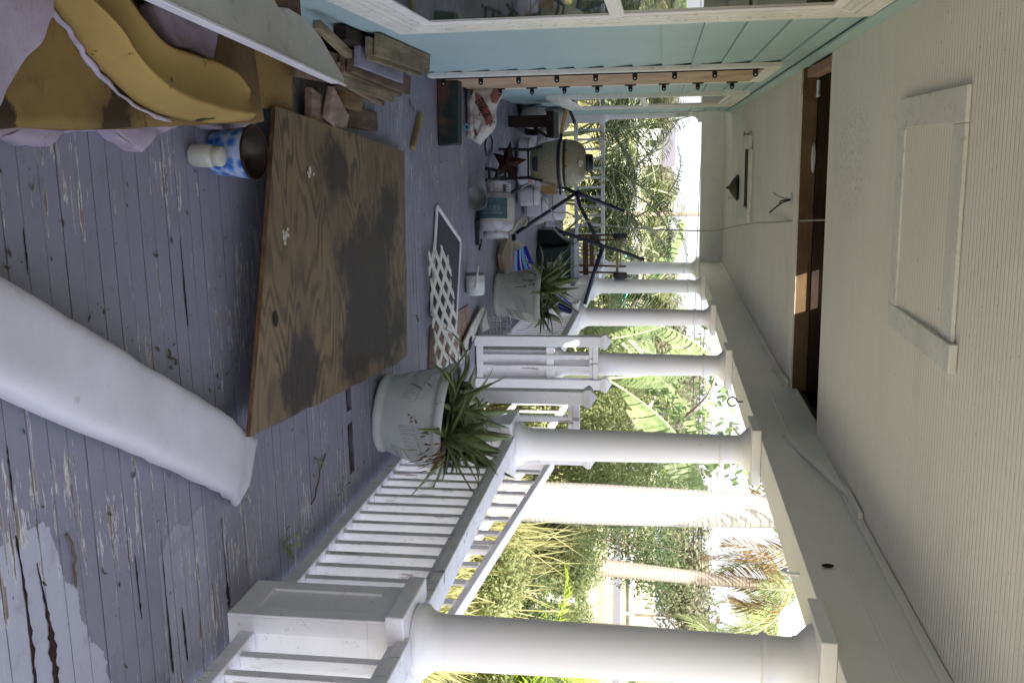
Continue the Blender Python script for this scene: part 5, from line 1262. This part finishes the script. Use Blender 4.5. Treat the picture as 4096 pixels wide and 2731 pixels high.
def tree(px, py, h, w, lab, seed, m=TREELEAF, n=2600, size=.22, trunk_h=.35, bark=BARK, grp='trees beyond the road', sparse=False, z0=GZ):
    rnd = random.Random(seed); c = Vector((px, py, z0)); t = thing('tree', lab, 'tree', c, grp); b = MB()
    top = c + Vector((rnd.gauss(0, .2), rnd.gauss(0, .2), h * .8)); r0 = h * .022
    b.tube(smoothpath([c, c + Vector((rnd.gauss(0, .15), rnd.gauss(0, .15), h * trunk_h)), top], 5), [r0 * (1 - .08 * i) for i in range(11)], 8)
    ends = []
    for k in range(10):
        u = rnd.uniform(.35, .95); s_ = c.lerp(top, u); a = rnd.uniform(0, 6.28); L = w * rnd.uniform(.25, .5) * (1.15 - .5 * u)
        e = s_ + Vector((math.cos(a) * L, math.sin(a) * L, L * rnd.uniform(.3, .9))); mid = s_.lerp(e, .5) + Vector((0, 0, L * .15)); b.tube(smoothpath([s_, mid, e], 4), [r0 * .45 * (1 - .1 * i) for i in range(9)], 5); ends.append(e)
    b.build('trunk', bark, t); mb = MB()
    ends += [top] + [e.lerp(top, .4) for e in ends[:5]]
    for e in ends:
        r = w * rnd.uniform(.13, .24); leafcloud(mb, (e.x, e.y, e.z), (r * 1.2, r * 1.2, r * .8), int(n / len(ends)), size, rnd)
    mb.build('crown', m, t); return t

def frond(mb, base, az, el, L, droop, ll, n, rach=None, lw=.012, rnd=random, hang=.5, vshape=.5, start=.12):
    """pinnate palm frond: curved rachis + narrow paired leaflets; returns nothing, adds to mb (leaflets) and rach (stalk)"""
    pts = []; p = Vector(base); e = el; N = 14
    for i in range(N + 1):
        pts.append(p.copy()); d = Vector((math.cos(az) * math.cos(e), math.sin(az) * math.cos(e), math.sin(e))); p = p + d * (L / N); e -= droop / N * (.5 + i / N)
    if rach is not None: rach.tube(pts, [max(.003, L * .008 * (1 - .85 * i / N)) for i in range(N + 1)], 5)
    for k in range(n):
        u = start + (1 - start) * k / (n - 1); f = u * N; i = min(int(f), N - 1); q = pts[i].lerp(pts[i + 1], f - i); d = (pts[i + 1] - pts[i]).normalized()
        sd = d.cross(Vector((0, 0, 1))); sd = sd.normalized() if sd.length > 1e-3 else Vector((1, 0, 0)); up = sd.cross(d).normalized()
        l = ll * (math.sin(math.pi * (.12 + .86 * u)) ** .6) * rnd.uniform(.85, 1.1)
        for s_ in (-1, 1):
            dr = (sd * s_ * (1 - .25 * u) + d * (.35 + .55 * u) + up * vshape).normalized()
            dr = (dr + Vector((rnd.gauss(0, .08), rnd.gauss(0, .08), rnd.gauss(0, .08)))).normalized()
            m_ = q + dr * l * .5 + Vector((0, 0, -hang * l * .10)); tp = q + dr * l * .93 + Vector((0, 0, -hang * l * (.45 + rnd.uniform(-.1, .15))))
            wv = d * lw * (.8 + .4 * rnd.random())
            mb.add([q - wv * .5, q + wv * .5, m_ + wv, m_ - wv, tp], [(0, 1, 2, 3), (3, 2, 4)])

def areca(x, y, lab, seed, nf, L, z0=GZ, m=GREENLEAF, stems=5, spread=.25, ll=.42, lw=.011, elr=(.75, 1.45), grp='areca palms beyond the end railing', name='areca_palm', h0=.6, nlf=34):
    rnd = random.Random(seed); t = thing(name, lab, 'palm', (x, y, z0), grp); st = MB(); lf = MB(); ra = MB()
    for k in range(stems):
        a = 6.28 * k / stems + rnd.random(); bx, by = x + spread * math.cos(a) * rnd.random(), y + spread * math.sin(a) * rnd.random(); hh = h0 * rnd.uniform(.7, 1.3)
        tp = Vector((bx + .3 * spread * math.cos(a), by + .3 * spread * math.sin(a), z0 + hh)); st.tube([(bx, by, z0), tp], [.035, .028], 7)
        for j in range(max(1, nf // stems)):
            frond(lf, tp, a + rnd.uniform(-1.6, 1.6) , rnd.uniform(*elr), L * rnd.uniform(.75, 1.15), rnd.uniform(1.1, 2.6), ll, nlf, ra, lw, rnd, .75)
    st.build('stems', FANGREEN if m is not BRIGHT else BARK, t, smooth=True); lf.build('leaves', m, t); ra.build('frond_stalks', FANGREEN if m is GREENLEAF else m, t, smooth=True); return t

# areca palms beyond the end railing
AR = [(-1.0, 17.7, 10, 2.7), (-.15, 17.6, 10, 2.9), (.75, 17.5, 10, 2.6), (1.5, 17.7, 15, 2.9), (2.5, 17.6, 10, 2.7), (.35, 19.6, 10, 3.2)]
AL = ['areca palm nearest the house corner, beyond the end railing', 'areca palm with the tallest frond, directly behind the barbecue', 'low areca palm with dense dark fronds behind the hammock pole', 'broad areca palm behind the hanging cable and upturned cart', 'areca palm seen between the fifth and corner columns', 'areca palm standing farther back in the sun']
for i, ((x, y, nf, L), l) in enumerate(zip(AR, AL)): areca(x, y, l, 20 + i, nf, L, z0=GZ, h0=.85, ll=.44, lw=.0115, nlf=46)
# one arching sunlit frond
t = thing('areca_palm', 'single tall arching palm frond against the white sky', 'palm', (.55, 17.6, GZ)); lf = MB(); ra = MB(); frond(lf, (.55, 17.6, .6), R(170), R(62), 2.5, 1.0, .34, 60, ra, .011, random.Random(3), .9, .2); frond(lf, (.6, 17.6, .7), R(-5), R(80), 2.6, 3.0, .34, 60, ra, .011, random.Random(4), .9, .2); frond(lf, (1.0, 17.6, .6), R(10), R(78), 2.7, 2.4, .34, 60, ra, .011, random.Random(5), .9, .2)
lf.build('leaves', GREENLEAF, t); ra.build('frond_stalks', FANGREEN, t)

# royal palm: thick pale trunk
def palm(x, y, r0, r1, ztop, lab, tm, seed, nf, L, m, tilt=(0, 0), elr=(-.9, .9), droop=(1.2, 2.2), ll=.55, dry=0):
    rnd = random.Random(seed); t = thing('palm_tree', lab, 'palm', (x, y, GZ)); b = MB(); K = 16; pts = []; rr = []
    for i in range(K + 1):
        u = i / K; pts.append((x + tilt[0] * u, y + tilt[1] * u, GZ + (ztop - GZ) * u)); rr.append((r0 * (1 - u) + r1 * u) * (1 + .10 * math.sin(u * 5.5)) )
    b.tube(pts, rr, 32); b.build('trunk', tm, t, smooth=True)
    lf = MB(); ra = MB(); dl = MB(); top = Vector(pts[-1])
    for k in range(nf):
        fr_d = dry and k < dry
        frond(dl if fr_d else lf, top + Vector((0, 0, rnd.uniform(-.25, .1))), 6.28 * k / nf + rnd.uniform(-.2, .2) if not fr_d else rnd.uniform(0, 6.28), rnd.uniform(*elr) if not fr_d else rnd.uniform(-.8, .1), L * rnd.uniform(.8, 1.15) * (.8 if fr_d else 1), rnd.uniform(*droop), ll, 44, ra, .022, rnd, 1.1, .1)
    lf.build('crown', m, t); ra.build('frond_stalks', FANGREEN, t)
    if dry: dl.build('dead_fronds', DRYFROND, t)
    return t
palm(4.07, 10.95, .235, .185, 5.2, 'royal palm with thick, pale, sun-bleached ringed trunk close to the porch', TRUNKW, 41, 13, 2.9, ROYAL, (.22, .5), (-.7, .5), (1.3, 2.0), .6, 4)
palm(8.2, 18.6, .17, .12, 4.5, 'slimmer leaning palm with brown upper trunk and drooping green and dead fronds', TRUNKB, 42, 10, 2.2, ROYAL, (.75, .9), (-.8, .7), (1.4, 2.4), .6, 5)
palm(8.9, 14.6, .16, .12, 2.7, 'palm with hanging green fronds beside the nearest column', TRUNKB, 43, 14, 1.8, ROYAL, (.2, .2), (-.4, .9), (1.4, 2.4), .5, 2)
palm(13.5, 26.0, .2, .15, 5.0, 'distant palm whose fronds hang below the beam', TRUNKB, 44, 14, 2.4, ROYAL, (.2, .2), (-.7, .6), (1.4, 2.3), .6, 3)
# bright small palm + birch-like trunk
areca(6.55, 10.9, 'bright yellow-green young palm in full sun beside the nearest column', 51, 26, 1.75, m=BRIGHT, stems=5, spread=.3, ll=.5, lw=.018, elr=(.7, 1.4), grp=None, name='young_palm', h0=.4)
t = thing('leaning_tree', 'thin pale mottled trunk leaning in the grass beside the bright young palm', 'tree', (5.7, 11.95, GZ)); b = MB(); b.tube(smoothpath([(5.66, 11.9, GZ), (5.72, 11.95, -.45), (5.80, 12.02, .05), (5.9, 12.1, .55)], 5), [.09] * 4 + [.08] * 4 + [.07] * 4 + [.06] * 4, 12); b.build('trunk', BIRCH, t, smooth=True)
b = MB(); b.tube(smoothpath([(6.45, 12.0, -.72), (6.15, 12.0, -.35), (5.9, 12.05, .15)], 4), .04, 7); b.build('branch', BIRCH, t); 
mb = MB(); rr_ = random.Random(77); [leafcloud(mb, (5.95 + rr_.gauss(0, .35), 12.1 + rr_.gauss(0, .2), rr_.uniform(-.4, .6)), (.3, .3, .2), 120, .05, rr_) for _ in range(8)]; mb.build('crown', BUSH, t)
# banana plants: big torn leaves
def banana_leaf(lf, ra, base, az, el, L, w, droop, rnd, tear=.75, twist=0.0):
    N = 26; pts = []; p = Vector(base); e = el
    for i in range(N + 1):
        pts.append(p.copy()); d = Vector((math.cos(az) * math.cos(e), math.sin(az) * math.cos(e), math.sin(e))); p = p + d * (L / N); e -= droop / N * (.3 + 1.4 * i / N)
    ra.tube(pts, [max(.004, .018 * (1 - i / N * .8)) for i in range(N + 1)], 6)
    for s_ in (-1, 1):
        drop = rnd.uniform(.5, .9)
        for i in range(4, N):
            if rnd.random() < .3: drop = rnd.uniform(.4, 1.3)
            u0, u1 = i / N, (i + (.72 if rnd.random() < tear else 1.0)) / N
            def edge(u, k):
                f = u * N; j = min(int(f), N - 1); q = pts[j].lerp(pts[j + 1], f - j); d = (pts[j + 1] - pts[j]).normalized(); sd = d.cross(Vector((0, 0, 1))).normalized() * s_
                ww = w * (math.sin(math.pi * min(1, (u - .12) / .9)) ** .55 if u > .13 else 0); out_ = (sd * math.cos(twist) + Vector((0, 0, s_ * math.sin(twist))) + d * .3).normalized()
                return q + out_ * ww * k + Vector((0, 0, -ww * drop * k * k * 1.1))
            K = 4; vs = []
            for k in range(K + 1): vs += [edge(u0, k / K), edge(u1, k / K)]
            lf.add(vs, [(2 * k, 2 * k + 1, 2 * k + 3, 2 * k + 2) for k in range(K)])
def banana(x, y, lab, seed, leaves, hs=.8):
    rnd = random.Random(seed); t = thing('banana_plant', lab, 'plant', (x, y, GZ)); b = MB(); b.tube([(x, y, GZ), (x + .03, y, GZ + hs)], [.11, .07], 12); b.build('stem', FANGREEN, t, smooth=True); lf = MB(); ra = MB()
    for az, el, L, w, dr in leaves: banana_leaf(lf, ra, (x + .03, y, GZ + hs), R(az), R(el), L, w, dr, rnd)
    lf.build('leaves', BANANA, t, smooth=True); ra.build('midribs', FANGREEN, t, smooth=True); return t
banana(2.85, 12.4, 'banana plant with a huge torn leaf arching in the sun past the third column', 61, [(-12, 60, 2.1, .36, .95), (100, 80, 1.6, .26, 1.1)], 1.7)
banana(3.0, 15.6, 'banana plant behind the fourth column, leaves hanging in the light', 62, [(-20, 75, 2.7, .32, 1.2), (120, 80, 2.0, .3, .7), (70, 66, 2.2, .3, 1.5), (290, 70, 1.7, .28, 1.5)], 1.1)
banana(3.1, 19.5, 'banana plant glimpsed between fourth and fifth columns', 63, [(20, 78, 3.1, .34, 1.0), (180, 68, 2.6, .3, 1.4), (-60, 60, 2.2, .3, 1.6)], 1.3)
# fan of pale stalks (traveller's palm)
t = thing('fan_palm', 'pale green fan of overlapping thick leaf stalks by the stair opening', 'plant', (2.92, 15.9, GZ)); b = MB(); fx, fy = 2.90, 15.9
for k in range(7):
    z = .05 + k * .16
    for s_ in (-1, 1):
        b.tube(smoothpath([(fx + s_ * .015, fy, z - .12), (fx + s_ * .06, fy, z + .02), (fx + s_ * .24, fy, z + .15 + .015 * k), (fx + s_ * .56, fy + .02, z + .28 + .03 * k)], 4), [.04, .055, .06, .06, .056, .052, .046, .042, .036, .03, .025, .02, .012], 8)
b.tube([(fx, fy, GZ), (fx, fy, .4)], [.14, .09], 12); b.build('stalks', FANGREEN, t, smooth=True)
lf = MB(); ra = MB(); rr_ = random.Random(9)
for az, el, L, w, dr in ((10, 50, 1.3, .2, 1.2), (170, 55, 1.2, .2, 1.3), (0, 20, 1.1, .17, 1.0), (60, 40, 1.2, .2, 1.6), (180, 15, 1.0, .16, 1.2)): banana_leaf(lf, ra, (fx, fy + .05, .5), R(az), R(el), L, w, dr, rr_, .8)
lf.build('leaves', BANANA, t, smooth=True); ra.build('midribs', FANGREEN, t, smooth=True)
# trumpet-tree branch with leaves hanging beyond the second column
t = tree(4.2, 14.5, 5.2, 3.0, 'thin pale-branched tree with big yellow-green leaves above the banana plant', 71, BANANA, 420, .11, .6, BIRCH, None)
# bushes
def bl(dep, yn, **k):
    """distance along the view and native row -> ground position"""
    lat = (yn - 1365.5) / 3868 * dep; return rt.x * lat + fw.x * dep, rt.y * lat + fw.y * dep
BS = [
 (14.5, 1640, 2.1, 2.3, 'dense sunlit bush behind the near newel post', BUSH, 5200, .055),
 (15.5, 1820, 2.2, 3.0, 'tall green bush between the second column and the royal palm', BUSH, 6500, .055),
 (13.5, 1520, 1.8, 1.2, 'low bush at the foot of the banana plant', BUSH, 3000, .05),
 (17.0, 2140, 2.4, 1.5, 'yellowish shrub on the other side of the royal palm trunk', BUSH, 5200, .055),
 (24.0, 2110, 2.8, 3.3, 'dark green rounded tree-like bush behind the royal palm', BUSHD, 5200, .08),
 (17.5, 2330, 2.0, .8, 'pale straggly shrub at the foot of the slimmer palm', BUSH, 4200, .06),
 (16.0, 2230, 2.2, 1.35, 'yellow-green shrub between the royal palm and the slimmer palm', BUSH, 4200, .055),
 (15.5, 2400, 2.0, 1.3, 'leafy green shrub behind the bright young palm', BUSH, 4200, .055),
 (11.0, 2480, 1.8, 1.0, 'green shrub below the nearest column', BUSH, 3600, .045),
 (23.0, 1200, 3.2, 2.1, 'leafy hedge seen between the fourth and fifth columns', BUSH, 5200, .06),
 (20.0, 1340, 2.4, 1.6, 'hedge piece seen between the third and fourth columns', BUSH, 3600, .06),
 (24.0, 1480, 3.0, 2.9, 'bush with grey-green leaves behind the banana leaf', BUSH, 5200, .07),
 (30.0, 1700, 4.5, 4.0, 'broad olive bush farther back above the near bush', TREELEAF, 4200, .10),
 (11.5, 2700, 1.8, 1.3, 'shadowed green shrub at the very edge past the nearest column', BUSHD, 3600, .05),
]
for i, (dep, yn, w, h, l, m, n, sz) in enumerate(BS):
    x, y = bl(dep, yn); bush(x, y, dep, w, h, l, 100 + i, m, n, sz, grp='bushes in the garden')
for i, (dep, yn, w, h, l) in enumerate(((36, 620, 4, 1.1, 'olive bush far beyond the end railing'), (40, 900, 5, 1.3, 'olive bush far behind the leaning pole'), (30, 1030, 3, 1.5, 'small sunlit bush behind the upturned cart'), (44, 500, 5, 1.5, 'bush far away by the house corner'))):
    x, y = bl(dep, yn); bush(x, y, dep, w, h, l, 130 + i, TREELEAF, 2600, .12, grp='bushes far beyond the end railing')
TR = [(75, 1850, 5.6, 7), (78, 2020, 6.0, 8), (74, 2170, 6.4, 8), (77, 2320, 5.6, 8), (75, 2450, 6.4, 7), (80, 2570, 6.0, 8), (76, 1690, 5.6, 7), (80, 1560, 5.4, 8), (72, 1420, 5.0, 7), (95, 520, 4.4, 8), (100, 690, 4.0, 8), (92, 800, 4.3, 7), (98, 930, 4.2, 8), (96, 1060, 4.4, 8), (90, 1190, 4.8, 8), (84, 1300, 5.0, 8)]
TL = ['olive roadside tree beyond the royal palm', 'wide olive tree hidden mostly by the royal palm trunk', 'bare-branched olive tree just past the royal palm', 'olive tree behind the slimmer palm', 'olive tree above the guardrail near the drooping dead fronds', 'olive tree beside the nearest column', 'roadside tree above the dense bush', 'roadside tree behind the torn banana leaf', 'roadside tree between the third and fourth columns', 'distant tree next to the house corner', 'distant tree in front of the grey-roofed building', 'distant tree behind the tallest areca frond', 'distant tree behind the utility pole', 'distant tree behind the upturned cart', 'distant tree between the fourth and fifth columns', 'distant tree behind the fan of pale stalks']
for i, ((dep, yn, h, w), l) in enumerate(zip(TR, TL)):
    if dep >= 84: h *= .58; w *= .8
    x, y = bl(dep, yn); tree(x, y, h, w, l, 200 + i, TREELEAF, 3000, .22)
# tall grass (stuff)
def grasspatch(name, n, rng, lab, m, seed, hmin, hmax):
    rnd = random.Random(seed); mb = MB()
    for k in range(n):
        dep = rng[0] + (rng[1] - rng[0]) * rnd.random() ** 1.3; yn = rnd.uniform(rng[2], rng[3]); lat = (yn - 1365.5) / 3868 * dep
        x, y = rt.x * lat + fw.x * dep, rt.y * lat + fw.y * dep
        if x < 3.5 and y < 14.0: continue
        if nz((x * .6, y * .6, seed)) < -.12: continue
        h = rnd.uniform(hmin, hmax) * (1 + .6 * nz((x * .4, y * .4, 3))); a = rnd.uniform(0, 6.28); b_ = rnd.uniform(.1, .7) * h; w = (.010 + .0006 * dep) * (.5 if name == 'tall_reeds' else 1)
        p = Vector((x, y, GZ)); d = Vector((math.cos(a), math.sin(a), 0)); s_ = Vector((-math.sin(a), math.cos(a), 0)) * w
        mb.add([p - s_, p + s_, p + d * b_ * .35 + Vector((0, 0, h * .65)) + s_ * .7, p + d * b_ * .35 + Vector((0, 0, h * .65)) - s_ * .7, p + d * b_ + Vector((0, 0, h * .95))], [(0, 1, 2, 3), (3, 2, 4)])
    o = mb.build(name, m); return tag(o, lab, 'grass', kind='stuff')
grasspatch('tall_grass', 15000, (7.5, 22, 1500, 2731), 'tall dry yellow grass covering the garden beyond the ramp', GRASS, 5, .18, .75)
grasspatch('tall_reeds', 700, (10.5, 18, 2080, 2731), 'thin tall yellow reeds standing in the garden past the royal palm', GRASS, 9, .9, 1.7)
grasspatch('low_grass', 6000, (7.5, 30, 1450, 2731), 'short green grass growing between the dry stalks', BUSH, 6, .1, .35)
grasspatch('far_grass', 5000, (19.5, 45, 420, 1450), 'dry pinkish grass on the open ground past the end railing', GRASS, 7, .1, .4)
# utility pole, wires, building
pt = thing('utility_pole', 'weathered wooden utility pole standing beyond the areca palms', 'pole', (3.4, 60, GZ)); b = MB(); b.tube([(3.62, 60, GZ), (3.66, 60, 9)], [.13, .11], 12); b.build('shaft', weathered('pole_wood', (.30, .24, .20), (.22, .17, .14), sc=2), pt); b = MB(); b.bar((2.7, 60, 6.2), (4.6, 60, 6.2), .1, .12); b.build('crossarm', BARK, pt)
for i, (za, zb) in enumerate(((5.3, 4.4), (5.1, 4.2), (4.6, 3.9))):
    b = MB(); b.tube([(-14 + 40 * u, 58, za + (zb - za) * u - .5 * math.sin(u * 3.14)) for u in [k / 12 for k in range(13)]], .022, 5); tag(b.build('overhead_wire', METAL_BLK), 'dark overhead wire crossing the white sky past the end beam', 'wire', 'overhead wires')
bdg = thing('white_building', 'distant white building with a plain grey roof, seen over the palms', 'building', (-.3, 92, GZ))
b = MB(); b.box((-2.2, 90, GZ), (1.0, 98, 1.75)); b.build('wall', plain('white_wall', (.8, .82, .85), .7), bdg)
b = MB(); b.hexa([(-2.1, 89.6, 1.76), (1.2, 89.6, 1.76), (1.2, 98.4, 1.76), (-2.1, 98.4, 1.76), (-2.1, 93, 2.9), (1.2, 93, 2.9), (1.2, 95, 2.9), (-2.1, 95, 2.9)]); b.build('roof', plain('grey_roof', (.12, .115, .13), .8), bdg)
b = MB(); b.box((-1.2, 89.96, .2), (-.6, 89.99, 1.2)); b.build('window', GLASS, bdg)
for i, (x, y, c_, l) in enumerate(((9.5, 62.5, (.05, .35, .25), 'green car passing on the far road, glimpsed through palms'),)):
    t = thing('parked_car', l, 'car', (3.6, 45, GZ)); b = MB(); b.hexa([(3.2, 44, GZ + .3), (7.0, 44, GZ + .3), (7.0, 45.6, GZ + .3), (3.2, 45.6, GZ + .3), (3.3, 44, GZ + .9), (6.9, 44, GZ + .9), (6.9, 45.6, GZ + .9), (3.3, 45.6, GZ + .9)]); b.build('body', plain('green_car_paint', c_, .3), t, bevel=.12, seg=4)
    b = MB(); b.hexa([(3.9, 44.1, GZ + .9), (6.3, 44.1, GZ + .9), (6.3, 45.5, GZ + .9), (3.9, 45.5, GZ + .9), (4.4, 44.2, GZ + 1.4), (5.8, 44.2, GZ + 1.4), (5.8, 45.4, GZ + 1.4), (4.4, 45.4, GZ + 1.4)]); b.build('cabin', GLASS, t, bevel=.05)
    for x_ in (4.0, 6.2):
        for y_ in (44.0, 45.6): b = MB(); b.lathe([(.3, -.1), (.3, .1)], Matrix.Translation((x_, y_, GZ + .3)) @ Matrix.Rotation(R(90), 4, 'X'), 18); b.build('wheel', plain('tyre', (.02, .02, .02), .8), t)

# ================================================================= light, sky, camera
SUNDIR = Vector((-.40, -.92, 0)).normalized(); EL = 50
w = bpy.data.worlds.new('World'); S.world = w; w.use_nodes = True
nt = w.node_tree; sky = nt.nodes.new('ShaderNodeTexSky'); sky.sky_type = 'NISHITA'; sky.sun_disc = False; sky.sun_elevation = R(EL); sky.sun_rotation = math.atan2(SUNDIR.x, SUNDIR.y)
sky.dust_density = 3.5; sky.air_density = 1.0
bgn = nt.nodes['Background']; hz = nt.nodes.new('ShaderNodeMix'); hz.data_type = 'RGBA'; hz.inputs[0].default_value = .45; hz.inputs[7].default_value = (5.2, 5.4, 6.0, 1); nt.links.new(sky.outputs[0], hz.inputs[6]); nt.links.new(hz.outputs[2], bgn.inputs[0]); bgn.inputs[1].default_value = .15
sl = bpy.data.lights.new('sun', 'SUN'); sl.energy = 5.0; sl.angle = R(.5); sl.color = (1, .93, .83); so = bpy.data.objects.new('sun', sl); C.objects.link(so)
dv_ = -(SUNDIR * math.cos(R(EL)) + Vector((0, 0, math.sin(R(EL))))); so.rotation_euler = dv_.to_track_quat('-Z', 'Y').to_euler()
cd = bpy.data.cameras.new('camera'); cam = bpy.data.objects.new('camera', cd); C.objects.link(cam); S.camera = cam
cd.sensor_fit = 'HORIZONTAL'; cd.sensor_width = 36; cd.lens = 36 * 3868 / 4096; cd.clip_start = .05; cd.clip_end = 3000
F_ = 3868.
dY = Vector((-751.5, 599, F_)).normalized(); dX = Vector((20200, 372, F_)); dX = (dX - dY * dX.dot(dY)).normalized(); dZ = dX.cross(dY)
if dZ.y < 0: dZ = -dZ
ca = Vector((dX.x, dY.x, dZ.x)); cb_ = Vector((dX.y, dY.y, dZ.y)); cf = Vector((dX.z, dY.z, dZ.z))
cam.matrix_world = Matrix(((cb_.x, -ca.x, -cf.x, 0), (cb_.y, -ca.y, -cf.y, 0), (cb_.z, -ca.z, -cf.z, 1.65), (0, 0, 0, 1)))
S.view_settings.view_transform = 'Standard'; S.view_settings.look = 'None'; S.view_settings.exposure = 0; S.view_settings.gamma = 1
S.render.engine = 'CYCLES'; S.cycles.use_denoising = True; S.cycles.max_bounces = 8; S.cycles.diffuse_bounces = 7; S.cycles.sample_clamp_indirect = 8; S.cycles.film_exposure = 2.9
S.render.resolution_x = 1024; S.render.resolution_y = 682
